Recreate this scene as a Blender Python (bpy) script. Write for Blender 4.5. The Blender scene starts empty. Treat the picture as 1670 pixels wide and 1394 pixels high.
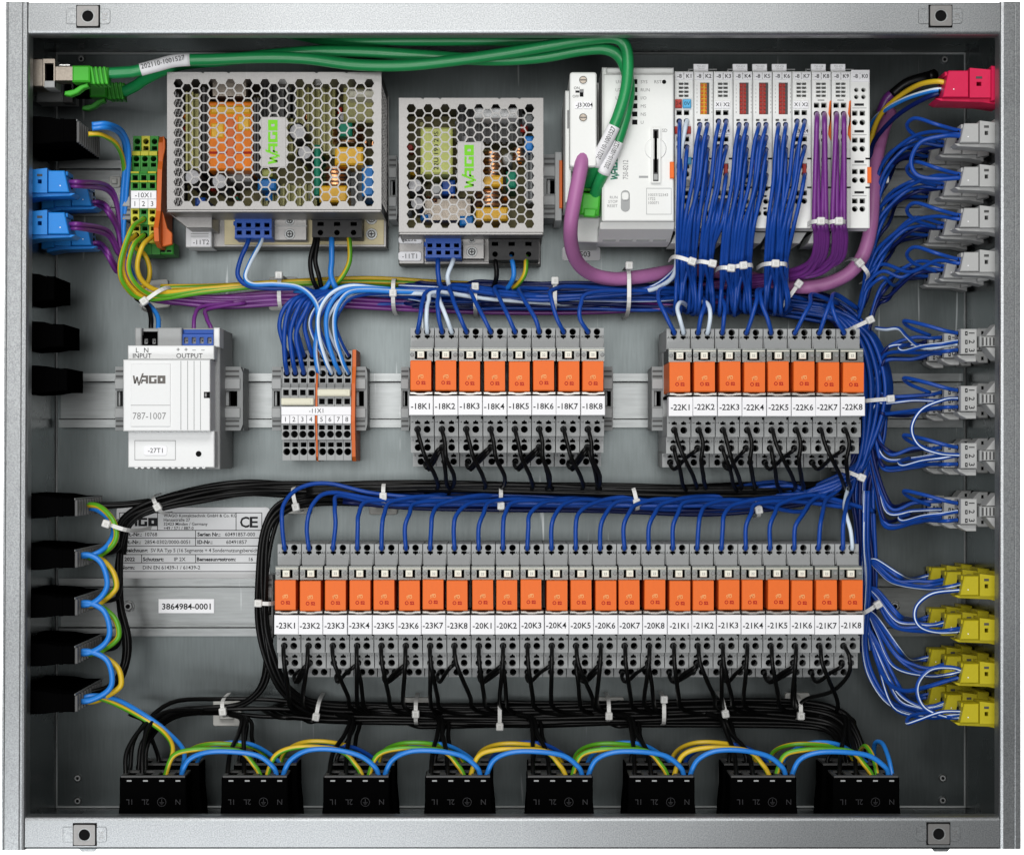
import bpy, math, random
from mathutils import Vector
from mathutils.geometry import tessellate_polygon
rnd = random.Random(7)
SC = bpy.context.scene
COL = SC.collection

# ---------------------------------------------------------------- camera, world, lamps, exposure
# Lengths are given in units of 0.36 mm: x to the right, y down, d = depth behind the front flange.
U = 0.36e-3
D = 3240.0                # camera distance to the front flange
CX, CY = 815.0, 740.0     # where the optical axis meets the photograph
def W(x, y, d): return Vector((x * U, d * U, -y * U))

cam = bpy.data.objects.new('camera', bpy.data.cameras.new('camera')); COL.objects.link(cam)
cam.location = W(0, 0, -D); cam.rotation_euler = (math.radians(90), 0, 0)
cam.data.sensor_fit = 'HORIZONTAL'; cam.data.sensor_width = 36.0
cam.data.lens = 36.0 * D / 1670.0
cam.data.shift_x = (835 - CX) / 1670.0; cam.data.shift_y = (CY - 697) / 1670.0
cam.data.clip_start = 0.02; cam.data.clip_end = 60
SC.camera = cam

wd = bpy.data.worlds.new('World'); SC.world = wd; wd.use_nodes = True
bg = wd.node_tree.nodes['Background']
bg.inputs[0].default_value = (0.93, 0.97, 1.0, 1); bg.inputs[1].default_value = 0.03

def lamp(name, loc, target, sx, sy, power, col=(1, 1, 1)):
    l = bpy.data.lights.new(name, 'AREA'); l.shape = 'RECTANGLE'; l.size = sx; l.size_y = sy
    l.energy = power; l.color = col
    o = bpy.data.objects.new(name, l); COL.objects.link(o); o.location = loc
    o.rotation_euler = (Vector(target) - Vector(loc)).to_track_quat('-Z', 'Y').to_euler()
    return o
lamp('softbox_above', (-0.15, -1.15, 1.02), (0, 0.08, 0.0), 1.2, 0.6, 13.5, (1, 0.99, 0.97))
lamp('softbox_front', (-0.12, -1.55, 0.16), (0, 0.10, 0.0), 0.9, 0.7, 11.5, (1, 0.99, 0.98))
lamp('softbox_low', (-0.45, -1.30, -0.78), (0, 0.10, -0.05), 1.0, 0.45, 9.5, (0.97, 0.985, 1))
lamp('backdrop_lamp', (0, 0.30, 0.0), (0, 1.2, 0.0), 0.40, 0.34, 110)
SC.view_settings.view_transform = 'Standard'; SC.view_settings.look = 'None'
SC.view_settings.gamma = 1.0; SC.view_settings.exposure = 0.0
SC.cycles.use_denoising = True
SC.cycles.max_bounces = 6; SC.cycles.transparent_max_bounces = 8
SC.cycles.sample_clamp_indirect = 4.0

# ---------------------------------------------------------------- materials
MATS = {}
def plastic(name, col, rough=0.42, var=0.06, spec=0.30, scale=500, coat=0.0, bump=0.0):
    m = bpy.data.materials.new(name); m.use_nodes = True; nt = m.node_tree; b = nt.nodes['Principled BSDF']
    b.inputs['Specular IOR Level'].default_value = spec
    tc = nt.nodes.new('ShaderNodeTexCoord'); n = nt.nodes.new('ShaderNodeTexNoise')
    n.inputs['Scale'].default_value = scale; n.inputs['Detail'].default_value = 3
    nt.links.new(tc.outputs['Object'], n.inputs['Vector'])
    mx = nt.nodes.new('ShaderNodeMix'); mx.data_type = 'RGBA'
    mx.inputs['A'].default_value = (*[c * (1 - var) for c in col], 1)
    mx.inputs['B'].default_value = (*[min(1, c * (1 + var)) for c in col], 1)
    nt.links.new(n.outputs['Fac'], mx.inputs['Factor']); nt.links.new(mx.outputs['Result'], b.inputs['Base Color'])
    mr = nt.nodes.new('ShaderNodeMapRange'); mr.inputs['To Min'].default_value = rough - 0.06; mr.inputs['To Max'].default_value = rough + 0.08
    nt.links.new(n.outputs['Fac'], mr.inputs['Value']); nt.links.new(mr.outputs['Result'], b.inputs['Roughness'])
    if bump:
        bp = nt.nodes.new('ShaderNodeBump'); bp.inputs['Strength'].default_value = bump; bp.inputs['Distance'].default_value = 0.0002
        nt.links.new(n.outputs['Fac'], bp.inputs['Height']); nt.links.new(bp.outputs['Normal'], b.inputs['Normal'])
    MATS[name] = m; return m
def metal(name, col, rough, grain=0.25, scale=1500, stretch=(1, 1, 1), metallic=1.0, big=0.0, bump=0.15):
    m = bpy.data.materials.new(name); m.use_nodes = True; nt = m.node_tree; b = nt.nodes['Principled BSDF']
    b.inputs['Metallic'].default_value = metallic
    tc = nt.nodes.new('ShaderNodeTexCoord'); mp = nt.nodes.new('ShaderNodeMapping'); mp.inputs['Scale'].default_value = stretch
    nt.links.new(tc.outputs['Object'], mp.inputs['Vector'])
    n = nt.nodes.new('ShaderNodeTexNoise'); n.inputs['Scale'].default_value = scale; n.inputs['Detail'].default_value = 2
    nt.links.new(mp.outputs['Vector'], n.inputs['Vector'])
    rp = nt.nodes.new('ShaderNodeMapRange'); rp.inputs['From Min'].default_value = 0.3; rp.inputs['From Max'].default_value = 0.7
    rp.inputs['To Min'].default_value = 1 - grain; rp.inputs['To Max'].default_value = 1 + grain
    nt.links.new(n.outputs['Fac'], rp.inputs['Value'])
    last = rp.outputs['Result']
    if big:
        n2 = nt.nodes.new('ShaderNodeTexNoise'); n2.inputs['Scale'].default_value = 14; n2.inputs['Detail'].default_value = 4
        nt.links.new(tc.outputs['Object'], n2.inputs['Vector'])
        r2 = nt.nodes.new('ShaderNodeMapRange'); r2.inputs['To Min'].default_value = 1 - big; r2.inputs['To Max'].default_value = 1 + big
        nt.links.new(n2.outputs['Fac'], r2.inputs['Value'])
        mm = nt.nodes.new('ShaderNodeMath'); mm.operation = 'MULTIPLY'
        nt.links.new(last, mm.inputs[0]); nt.links.new(r2.outputs['Result'], mm.inputs[1]); last = mm.outputs[0]
    mx = nt.nodes.new('ShaderNodeVectorMath'); mx.operation = 'SCALE'; mx.inputs[0].default_value = col
    nt.links.new(last, mx.inputs['Scale']); nt.links.new(mx.outputs['Vector'], b.inputs['Base Color'])
    b.inputs['Roughness'].default_value = rough
    if big:
        r3 = nt.nodes.new('ShaderNodeMapRange'); r3.inputs['To Min'].default_value = rough - 0.5 * big; r3.inputs['To Max'].default_value = rough + 0.5 * big
        nt.links.new(n2.outputs['Fac'], r3.inputs['Value']); nt.links.new(r3.outputs['Result'], b.inputs['Roughness'])
    bp = nt.nodes.new('ShaderNodeBump'); bp.inputs['Strength'].default_value = bump; bp.inputs['Distance'].default_value = 0.0002
    nt.links.new(n.outputs['Fac'], bp.inputs['Height']); nt.links.new(bp.outputs['Normal'], b.inputs['Normal'])
    if big:   # a few fine scratches
        mp2 = nt.nodes.new('ShaderNodeMapping'); mp2.inputs['Rotation'].default_value = (0.3, 0.9, 0.5); mp2.inputs['Scale'].default_value = (260, 9, 14)
        nt.links.new(tc.outputs['Object'], mp2.inputs['Vector'])
        n4 = nt.nodes.new('ShaderNodeTexNoise'); n4.inputs['Scale'].default_value = 1.0; n4.inputs['Detail'].default_value = 1
        nt.links.new(mp2.outputs['Vector'], n4.inputs['Vector'])
        r4 = nt.nodes.new('ShaderNodeMapRange'); r4.inputs['From Min'].default_value = 0.735; r4.inputs['From Max'].default_value = 0.80; r4.inputs['To Max'].default_value = 0.30
        nt.links.new(n4.outputs['Fac'], r4.inputs['Value'])
        m4 = nt.nodes.new('ShaderNodeMix'); m4.data_type = 'RGBA'; m4.inputs['B'].default_value = (0.75, 0.77, 0.78, 1)
        nt.links.new(r4.outputs['Result'], m4.inputs['Factor']); nt.links.new(mx.outputs['Vector'], m4.inputs['A']); nt.links.new(m4.outputs['Result'], b.inputs['Base Color'])
    MATS[name] = m; return m

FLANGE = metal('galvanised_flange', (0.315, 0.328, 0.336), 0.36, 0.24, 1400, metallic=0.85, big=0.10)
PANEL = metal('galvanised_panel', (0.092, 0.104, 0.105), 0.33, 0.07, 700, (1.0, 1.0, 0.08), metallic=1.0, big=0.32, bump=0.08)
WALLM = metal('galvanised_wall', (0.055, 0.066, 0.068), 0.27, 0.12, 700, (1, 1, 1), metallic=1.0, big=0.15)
RAILM = metal('rail_zinc', (0.19, 0.20, 0.20), 0.33, 0.08, 600, (0.1, 1, 1), metallic=0.95, big=0.1)
COVERM = metal('psu_cover', (0.245, 0.24, 0.235), 0.42, 0.05, 900, metallic=0.75, big=0.05, bump=0.05)
SEAMM = metal('seam_metal', (0.40, 0.42, 0.42), 0.5, 0.05, 700, metallic=0.4)
ZINC = metal('zinc_screw', (0.33, 0.34, 0.34), 0.5, 0.1, 900)
STEEL = metal('bright_steel', (0.72, 0.72, 0.70), 0.25, 0.08, 900)
DULLMETAL = metal('dull_metal', (0.30, 0.265, 0.225), 0.45, 0.1, 900)
CANTOP = metal('can_top', (0.30, 0.30, 0.31), 0.55, 0.1, 900)
COPPER = metal('copper', (0.80, 0.38, 0.18), 0.32, 0.1, 900)
WHITE = plastic('white_plastic', (0.78, 0.79, 0.79), 0.45, 0.02)
PLCW = plastic('controller_plastic', (0.78, 0.79, 0.77), 0.45, 0.02)
LGREY = plastic('relay_grey', (0.34, 0.35, 0.35), 0.48, 0.05)
MGREY = plastic('mid_grey', (0.24, 0.25, 0.25), 0.5, 0.05)
CGREY = plastic('connector_grey', (0.42, 0.425, 0.42), 0.45, 0.05)
DGREY = plastic('dark_grey', (0.065, 0.065, 0.065), 0.5, 0.1)
HOLE = plastic('hole_black', (0.004, 0.004, 0.0045), 0.7, 0.1, 0.1)
BLACK = plastic('black_plastic', (0.0014, 0.0014, 0.0015), 0.7, 0.1, 0.0)
BLACKP = plastic('plug_black', (0.010, 0.010, 0.011), 0.45, 0.1, 0.3)
COMB = plastic('comb_grey', (0.10, 0.10, 0.10), 0.5, 0.1)
BINK = plastic('moulded_mark', (0.020, 0.020, 0.023), 0.5, 0.05, 0.3)
ORANGE = plastic('relay_orange', (0.80, 0.155, 0.024), 0.45, 0.04, 0.2)
OPLATE = plastic('orange_plate', (0.62, 0.125, 0.015), 0.42, 0.05)
PAPER = plastic('label_paper', (0.86, 0.86, 0.88), 0.5, 0.015, 0.3)
STICK = plastic('sticker_silver', (0.68, 0.69, 0.70), 0.4, 0.02, 0.4)
INK = plastic('black_ink', (0.012, 0.012, 0.014), 0.6, 0.05, 0.2)
GINK = plastic('grey_ink', (0.25, 0.25, 0.25), 0.6, 0.05, 0.2)
DINK = plastic('dark_metal_ink', (0.10, 0.09, 0.08), 0.4, 0.05, 0.4)
RINK = plastic('red_ink', (0.42, 0.008, 0.006), 0.5, 0.05, 0.2)
PINK = plastic('pale_ink', (0.85, 0.42, 0.16), 0.5, 0.05, 0.2)
GREENLOGO = plastic('logo_green', (0.17, 0.56, 0.015), 0.5, 0.02, 0.2)
DGREENLOGO = plastic('logo_dark_green', (0.01, 0.20, 0.12), 0.5, 0.02, 0.2)
CREAM = plastic('cream_plastic', (0.72, 0.70, 0.56), 0.45, 0.03)
LEDW = plastic('led_white', (0.80, 0.79, 0.68), 0.4, 0.05)
CLEARG = plastic('clear_grey', (0.20, 0.215, 0.20), 0.18, 0.25, 0.6, 220)
SILV = metal('clip_silver', (0.36, 0.35, 0.33), 0.30, 0.12, 300, metallic=0.7)
BLUEC = plastic('blue_plug', (0.015, 0.22, 0.66), 0.36, 0.06)
DBLUEC = plastic('blue_terminal', (0.012, 0.085, 0.42), 0.38, 0.06)
LTBLUE = plastic('light_blue', (0.09, 0.42, 0.72), 0.42, 0.05)
GREENP = plastic('terminal_green', (0.025, 0.24, 0.022), 0.42, 0.06)
YELLP = plastic('terminal_yellow', (0.52, 0.50, 0.03), 0.42, 0.05)
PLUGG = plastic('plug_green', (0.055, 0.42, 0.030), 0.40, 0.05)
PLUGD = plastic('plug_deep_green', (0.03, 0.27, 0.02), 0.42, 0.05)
YPLUG = plastic('plug_yellow', (0.47, 0.40, 0.012), 0.42, 0.06)
MAGENTA = plastic('plug_magenta', (0.62, 0.012, 0.075), 0.40, 0.05)
REDP = plastic('red_plastic', (0.42, 0.03, 0.02), 0.4, 0.08)
REDW = plastic('red_window', (0.30, 0.050, 0.040), 0.35, 0.08)
AMBER = plastic('amber_window', (0.66, 0.36, 0.008), 0.35, 0.08)
NYLON = plastic('nylon_white', (0.74, 0.74, 0.72), 0.40, 0.03)
NYLONM = plastic('nylon_mount', (0.60, 0.60, 0.57), 0.5, 0.03)
W_BLUE = plastic('wire_blue', (0.007, 0.058, 0.325), 0.34, 0.12, 0.35)
W_SHADED_BLUE = plastic('wire_shaded_blue', (0.003, 0.010, 0.085), 0.36, 0.1, 0.3)  # darker copy of the blue, trunk shade put into the colour
W_LBLUE = plastic('wire_light_blue', (0.018, 0.205, 0.66), 0.34, 0.06, 0.5)
W_WHITE = plastic('wire_white', (0.66, 0.76, 0.86), 0.36, 0.03, 0.5)
W_PURPLE = plastic('wire_purple', (0.165, 0.030, 0.225), 0.34, 0.08, 0.5)
W_BLACK = plastic('wire_black', (0.0035, 0.0035, 0.0035), 0.34, 0.1, 0.2)
W_YELLOW = plastic('wire_yellow', (0.66, 0.44, 0.022), 0.36, 0.04, 0.45)
W_GREEN = plastic('wire_green', (0.095, 0.35, 0.014), 0.36, 0.06, 0.45)
W_LAN = plastic('lan_green', (0.012, 0.26, 0.075), 0.33, 0.08, 0.5)
W_BUS = plastic('bus_mauve', (0.40, 0.145, 0.335), 0.42, 0.04, 0.4)
PCB = plastic('circuit_board', (0.20, 0.175, 0.06), 0.5, 0.35, 0.4, 160)
OLIVE = plastic('olive_tape', (0.44, 0.42, 0.16), 0.4, 0.15)
TAPE = plastic('amber_tape', (0.74, 0.19, 0.010), 0.35, 0.35, 0.15, 110)
YTAPE = plastic('yellow_tape', (0.72, 0.40, 0.02), 0.35, 0.10)
LIME = plastic('lime_sleeve', (0.52, 0.56, 0.16), 0.4, 0.05)
SINK = plastic('heat_sink_black', (0.020, 0.019, 0.018), 0.35, 0.2, 0.5)
BASEC = plastic('base_cream', (0.62, 0.54, 0.33), 0.5, 0.05)
BDROP = plastic('backdrop_paper', (0.90, 0.90, 0.90), 0.9, 0.0, 0.0)

# ---------------------------------------------------------------- geometry helpers
def f(d): return (D + d) / D
def q(px, py, d):
    k = f(d); return ((px - CX) * k, (py - CY) * k, d)
def qx(px, d): return (px - CX) * f(d)
def qy(py, d): return (py - CY) * f(d)
def R(x0, y0, x1, y1, d): return (qx(x0, d), qy(y0, d), qx(x1, d), qy(y1, d))
def rect(x0, y0, x1, y1): return [(x0, y0), (x1, y0), (x1, y1), (x0, y1)]
def rrect(x0, y0, x1, y1, r, n=3):
    out = []
    for cx, cy, a0 in ((x1 - r, y0 + r, -90), (x1 - r, y1 - r, 0), (x0 + r, y1 - r, 90), (x0 + r, y0 + r, 180)):
        for k in range(n + 1):
            a = math.radians(a0 + 90 * k / n); out.append((cx + r * math.cos(a), cy + r * math.sin(a)))
    return out
def circ(x, y, r, n=12, a0=0.0): return [(x + r * math.cos(a0 + 2 * math.pi * k / n), y + r * math.sin(a0 + 2 * math.pi * k / n)) for k in range(n)]
def hexa(x, y, r): return circ(x, y, r, 6)
def inset(p, b):
    n = len(p); s = 0
    for i in range(n): s += p[i][0] * p[(i + 1) % n][1] - p[(i + 1) % n][0] * p[i][1]
    sg = 1 if s > 0 else -1; out = []
    for i in range(n):
        a, c, e = p[i - 1], p[i], p[(i + 1) % n]
        u = Vector((c[0] - a[0], c[1] - a[1])); v = Vector((e[0] - c[0], e[1] - c[1]))
        if u.length < 1e-9 or v.length < 1e-9: out.append(c); continue
        u.normalize(); v.normalize()
        n1 = Vector((-u.y, u.x)) * sg; n2 = Vector((-v.y, v.x)) * sg
        k = 1 + n1.dot(n2)
        m = (n1 + n2) / k if k > 0.2 else n1
        out.append((c[0] + m.x * b, c[1] + m.y * b))
    return out
AX = {'d': lambda u, v, w: (u, v, w), 'x': lambda u, v, w: (w, u, v), 'y': lambda u, v, w: (u, w, v)}
TXT = {}
def text_geo(s, bold):
    key = (s, bold)
    if key not in TXT:
        c = bpy.data.curves.new('lettering', 'FONT'); c.body = s; c.resolution_u = 2; c.offset = bold
        c.size = 1.0; c.align_x = 'CENTER'
        o = bpy.data.objects.new('lettering', c); me = bpy.data.meshes.new_from_object(o)
        vs = [(v.co.x, v.co.y) for v in me.vertices]; fs = [tuple(p.vertices) for p in me.polygons]
        bpy.data.objects.remove(o); bpy.data.curves.remove(c); bpy.data.meshes.remove(me)
        TXT[key] = (vs, fs)
    return TXT[key]
ORG = {}
class MB:
    def __init__(s): s.v = []; s.f = []; s.m = []; s.sm = []; s.mats = []
    def mi(s, m):
        if m not in s.mats: s.mats.append(m)
        return s.mats.index(m)
    def add(s, vs, fs, m, smooth=False):
        o = len(s.v); s.v += [tuple(v) for v in vs]; i = s.mi(m)
        for t in fs: s.f.append([o + k for k in t]); s.m.append(i); s.sm.append(smooth)
        return s
    def ext(s, poly, a0, a1, m, ax='d', b=0.0, smooth=False):
        A = AX[ax]; n = len(poly)
        rings = []
        if b:
            rings.append((inset(poly, b), a0)); rings.append((poly, a0 + (b if a1 > a0 else -b)))
        else: rings.append((poly, a0))
        rings.append((poly, a1))
        vs = [A(u, v, w) for p, w in rings for u, v in p]; fs = [list(range(n))[::-1], [n * (len(rings) - 1) + k for k in range(n)]]
        s.add(vs, fs, m)
        s.add(vs, [[r * n + k, r * n + (k + 1) % n, (r + 1) * n + (k + 1) % n, (r + 1) * n + k] for r in range(len(rings) - 1) for k in range(n)], m, smooth)
        return s
    def box(s, x0, y0, x1, y1, d0, d1, m, b=0.0): return s.ext(rect(x0, y0, x1, y1), d0, d1, m, 'd', b)
    def pbox(s, x0, y0, x1, y1, d0, d1, m, b=0.0): return s.box(*R(x0, y0, x1, y1, d0), d0, d1, m, b)
    def cyl(s, x, y, r, d0, d1, m, n=14, b=0.0, ax='d'): return s.ext(circ(x, y, r, n), d0, d1, m, ax, b, True)
    def lid(s, outer, holes, w, thick, m, dark=None, ax='d', wall=None, bottoms=True):
        A = AX[ax]; dark = dark or HOLE; loops = [outer] + holes
        pts = [Vector((u, v, 0)) for l in loops for u, v in l]
        tri = tessellate_polygon([[Vector((u, v, 0)) for u, v in l] for l in loops])
        s.add([A(p.x, p.y, w) for p in pts], tri, m)
        for i, l in enumerate(loops):
            n = len(l); vs = [A(u, v, w) for u, v in l] + [A(u, v, w + thick) for u, v in l]
            s.add(vs, [[k, (k + 1) % n, n + (k + 1) % n, n + k] for k in range(n)], m if i == 0 else (wall or m))
            if i and bottoms: s.add([A(u, v, w + thick) for u, v in l], [list(range(n))], dark)
        return s
    def tube(s, P, r, m, m2=None, n=8, half=4, tw=0.0, ph=0):
        P = [Vector(p) for p in P]; L = len(P); t = (P[1] - P[0]).normalized()
        a = Vector((0, 0, 1)) if abs(t.z) < 0.9 else Vector((0, 1, 0))
        u = t.cross(a).normalized(); vs = []
        for i in range(L):
            tt = P[min(i + 1, L - 1)] - P[max(i - 1, 0)]
            if tt.length > 1e-6: t = tt.normalized()
            u = (u - t * u.dot(t)); u = u.normalized() if u.length > 1e-6 else t.orthogonal().normalized(); w = t.cross(u)
            for k in range(n):
                an = 2 * math.pi * k / n; vs.append(P[i] + (u * math.cos(an) + w * math.sin(an)) * r)
        f1, f2 = [], []
        for i in range(L - 1):
            for k in range(n):
                fc = [i * n + k, i * n + (k + 1) % n, (i + 1) * n + (k + 1) % n, (i + 1) * n + k]
                (f2 if m2 and (k + ph + int(i * tw)) % n >= n - half else f1).append(fc)
        caps = [list(range(n))[::-1], [(L - 1) * n + k for k in range(n)]]
        o = len(s.v); s.v += [tuple(v) for v in vs]
        for fl, mm in ((f1 + caps, m), (f2, m2)):
            if not fl: continue
            i = s.mi(mm)
            for t_ in fl: s.f.append([o + k for k in t_]); s.m.append(i); s.sm.append(True)
        return s
    def text(s, t, x, y, d, h, m, rot=0.0, ax='d', bold=0.0, fit=None, align='c'):
        vs, fs = text_geo(t, bold)
        if not vs: return s
        x0, x1 = min(v[0] for v in vs), max(v[0] for v in vs); k = h / 0.70
        kx = k if fit is None else fit / (x1 - x0)
        mx = {'c': (x0 + x1) / 2, 'l': x0, 'r': x1}[align]; c, n = math.cos(rot), math.sin(rot)
        out = []
        for a, b in vs:
            a = (a - mx) * kx; b = -(b - 0.35) * k
            out.append(AX[ax](x + a * c - b * n, y + a * n + b * c, d))
        s.add(out, fs, m); return s
    def polys(s, pl, fn, m):
        for p in pl: s.add([fn(*v) for v in p], [list(range(len(p)))], m)
        return s
    def build(s, name, parent=None, label=None, org=None):
        if parent is not None: og = ORG[parent.name]
        elif org is not None: og = org
        else:
            n = len(s.v); og = tuple((min(v[i] for v in s.v) + max(v[i] for v in s.v)) / 2 for i in range(3))
        me = bpy.data.meshes.new(name)
        me.from_pydata([W(v[0] - og[0], v[1] - og[1], v[2] - og[2]) for v in s.v], [], s.f)
        for m in s.mats: me.materials.append(m)
        me.polygons.foreach_set('material_index', s.m); me.polygons.foreach_set('use_smooth', s.sm)
        me.update()
        o = bpy.data.objects.new(name, me); COL.objects.link(o)
        ORG[o.name] = og
        if parent is not None: o.parent = parent
        else: o.location = W(*og)
        if label: o['label'] = label
        return o
def tag(o, label, cat, group=None, kind=None):
    if label: o['label'] = label
    if cat: o['category'] = cat
    if group: o['group'] = group
    if kind: o['kind'] = kind
    return o
def thing(name, label, cat, org, group=None, kind=None):
    o = bpy.data.objects.new(name, None); o.empty_display_size = 0.005; COL.objects.link(o)
    o.location = W(*org); ORG[o.name] = tuple(org)
    return tag(o, label, cat, group, kind)
def copy_tree(o, dx=0, dy=0, dd=0, label=None, group=None):
    def cp(a, par):
        c = a.copy(); COL.objects.link(c)
        if par is not None: c.parent = par
        g = ORG[a.name]; ORG[c.name] = (g[0] + dx, g[1] + dy, g[2] + dd)
        for ch in a.children: cp(ch, c)
        return c
    r = cp(o, None); r.location = W(*ORG[r.name])
    if label: r['label'] = label
    if group: r['group'] = group
    return r

def logo(mb, x, y, d, w, h, m, rot=0.0):
    """blocky four letter mark, w wide and h high, centred at x, y"""
    P = []
    # W: three slanted strokes, the last one running on above and below the line
    P.append([(0, 0), (.17, 0), (.30, 1), (.13, 1)])
    P.append([(.30, 1), (.13, 1), (.36, .15), (.50, .15)])
    P.append([(.36, .15), (.50, .15), (.62, 1), (.47, 1)])
    P.append([(.50, 1.22), (.66, 1.22), (1.08, -.28), (.92, -.28)])
    # A
    P.append([(.98, 0), (1.50, 0), (1.50, .26), (.91, .26)])
    P.append([(1.28, .26), (1.50, .26), (1.50, 1), (1.28, 1)])
    P.append([(.90, .50), (1.28, .50), (1.28, .72), (.84, .72)])
    P.append([(.76, 1), (.90, .50), (1.02, .50), (.93, 1)])
    # G
    P.append([(1.58, 0), (2.34, 0), (2.34, .24), (1.58, .24)]); P.append([(1.58, .24), (1.82, .24), (1.82, 1), (1.58, 1)])
    P.append([(1.82, .76), (2.34, .76), (2.34, 1), (1.82, 1)]); P.append([(2.10, .44), (2.34, .44), (2.34, .76), (2.10, .76)])
    # O
    P.append([(2.42, 0), (3.20, 0), (3.20, .32), (2.42, .32)]); P.append([(2.42, .68), (3.20, .68), (3.20, 1), (2.42, 1)])
    P.append([(2.42, .32), (2.72, .32), (2.72, .68), (2.42, .68)]); P.append([(2.90, .32), (3.20, .32), (3.20, .68), (2.90, .68)])
    c, n = math.cos(rot), math.sin(rot)
    def fn(a, b):
        a = (a / 3.2 - .5) * w; b = (b - .5) * h
        return (x + a * c - b * n, y + a * n + b * c, d)
    mb.polys(P, fn, m)

def spline(P, m=7):
    P = [Vector(p) for p in P]; n = len(P); out = []
    E = [P[0] * 2 - P[1]] + P + [P[-1] * 2 - P[-2]]
    for i in range(n - 1):
        a, b, c, e = E[i], E[i + 1], E[i + 2], E[i + 3]
        for k in range(m):
            t = k / m
            out.append(0.5 * ((2 * b) + (c - a) * t + (2 * a - 5 * b + 4 * c - e) * t * t + (3 * b - a - 3 * c + e) * t ** 3))
    out.append(P[-1]); return out
def pts(sv):
    """'px,py,d ...' in photograph pixels and depth -> points of the scene"""
    return [q(*[float(a) for a in t.split(',')]) for t in sv.split()]
KIND = {'blue': (W_BLUE, None, 'blue_wire'), 'shaded_blue': (W_SHADED_BLUE, None, 'blue_wire'), 'lblue': (W_LBLUE, None, 'light_blue_wire'), 'white': (W_WHITE, None, 'white_wire'),
        'bw': (W_BLUE, W_WHITE, 'striped_wire'), 'lbw': (W_LBLUE, W_WHITE, 'striped_wire'), 'purple': (W_PURPLE, None, 'purple_wire'),
        'black': (W_BLACK, None, 'black_wire'), 'yg': (W_YELLOW, W_GREEN, 'earth_wire')}
def wire(kind, P, r, label, group=None, m=7, jitter=0.0, n=8, half=None, name=None, ph=None, up=False):
    if isinstance(P, str): P = pts(P)
    if jitter: P = [P[0]] + [tuple(c + rnd.uniform(-jitter, jitter) for c in p) for p in P[1:]]
    a, b, nm = KIND[kind]; S = spline(P, m); mb = MB()
    hf = half or (rnd.choice((2, 2, 3)) if kind == 'yg' else 2 if kind == 'lbw' else 1)
    if b and kind != 'yg': hf = min(hf, 2)
    if b and kind != 'yg' and hf == 1: n = 12
    if kind == 'yg' and ph is not None: ph = (6, 3)[ph % 2]
    if ph is None and up: ph = rnd.choice((0, 2)) if n == 8 else rnd.choice((1, 2, 3, 4))
    mb.tube(S, r, a, b, n=n, half=hf, tw=0.012, ph=ph if ph is not None else (rnd.choice((6, 3)) if kind == 'yg' else rnd.choice((4, 6) if hf == 2 else (7, 8, 9))))
    if len(label.split()) > 16: print('LONG', label)
    o = mb.build(name or nm, org=tuple(S[0]))
    return tag(o, label, 'wire', group)
# ---------------------------------------------------------------- backdrop
bd = MB(); bd.add([(-4600, -4600, 4300), (4600, -4600, 4300), (4600, 4600, 4300), (-4600, 4600, 4300)], [[0, 1, 2, 3]], BDROP)
tag(bd.build('backdrop'), None, None, kind='structure')

# ---------------------------------------------------------------- the cabinet
X0, X1, Y0, Y1, BK = -808, 848, -731, 645, 360
cab = thing('control_cabinet', 'open galvanised steel control cabinet holding all the devices', 'cabinet', (20, -40, BK + 4))
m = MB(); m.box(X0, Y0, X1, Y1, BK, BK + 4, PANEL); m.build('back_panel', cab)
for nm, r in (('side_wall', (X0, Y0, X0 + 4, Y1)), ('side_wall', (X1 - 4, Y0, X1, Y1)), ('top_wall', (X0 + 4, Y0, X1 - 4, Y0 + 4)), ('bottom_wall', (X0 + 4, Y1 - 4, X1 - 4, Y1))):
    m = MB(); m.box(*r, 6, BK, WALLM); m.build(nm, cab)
# folded flanges: rounded inner edge and a lip turned back
def flange(poly_out, prof_n, name): pass
m = MB()   # bent seam strips where the walls meet the back
for r in ((X0 + 4, Y0 + 4, X1 - 4, Y0 + 8), (X0 + 4, Y1 - 8, X1 - 4, Y1 - 4), (X0 + 4, Y0 + 8, X0 + 7, Y1 - 8), (X1 - 7, Y0 + 8, X1 - 4, Y1 - 8)):
    m.box(*r, BK - 3, BK, SEAMM, 1.2)
m.build('seam', cab)
def fold_y(y_out, y_in, xa, xb, d0, lip):
    """flange along x: profile in y,d with a rounded inner edge"""
    s = 1 if y_in > y_out else -1; r = 7; pr = [(y_out, d0 + 1.2), (y_out + s * 1.2, d0)]
    for k in range(7):
        a = math.radians(90 * k / 6); pr.append((y_in - s * r + s * r * math.sin(a), d0 + r - r * math.cos(a)))
    pr += [(y_in, d0 + lip), (y_in - s * 3, d0 + lip), (y_in - s * 3, d0 + r + 2), (y_in - s * r, d0 + 4), (y_out, d0 + 4)]
    return pr
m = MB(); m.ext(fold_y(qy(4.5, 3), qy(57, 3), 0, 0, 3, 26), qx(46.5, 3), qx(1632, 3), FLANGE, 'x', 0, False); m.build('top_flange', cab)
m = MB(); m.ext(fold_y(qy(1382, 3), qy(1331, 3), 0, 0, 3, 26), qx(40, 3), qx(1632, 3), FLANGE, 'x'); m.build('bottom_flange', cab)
def fold_x(cols, y0, y1, name):
    """flange along y, given by its profile (x at the top, x at the foot, d)"""
    mb = MB(); n = len(cols)
    vs = [(qx(a, 0) , y0, d) for a, b, d in cols] + [(qx(b, 0), y1, d) for a, b, d in cols]
    mb.add(vs, [[k, (k + 1) % n, n + (k + 1) % n, n + k] for k in range(n)] + [list(range(n)), list(range(n, 2 * n))], FLANGE)
    mb.build(name, cab)
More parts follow.
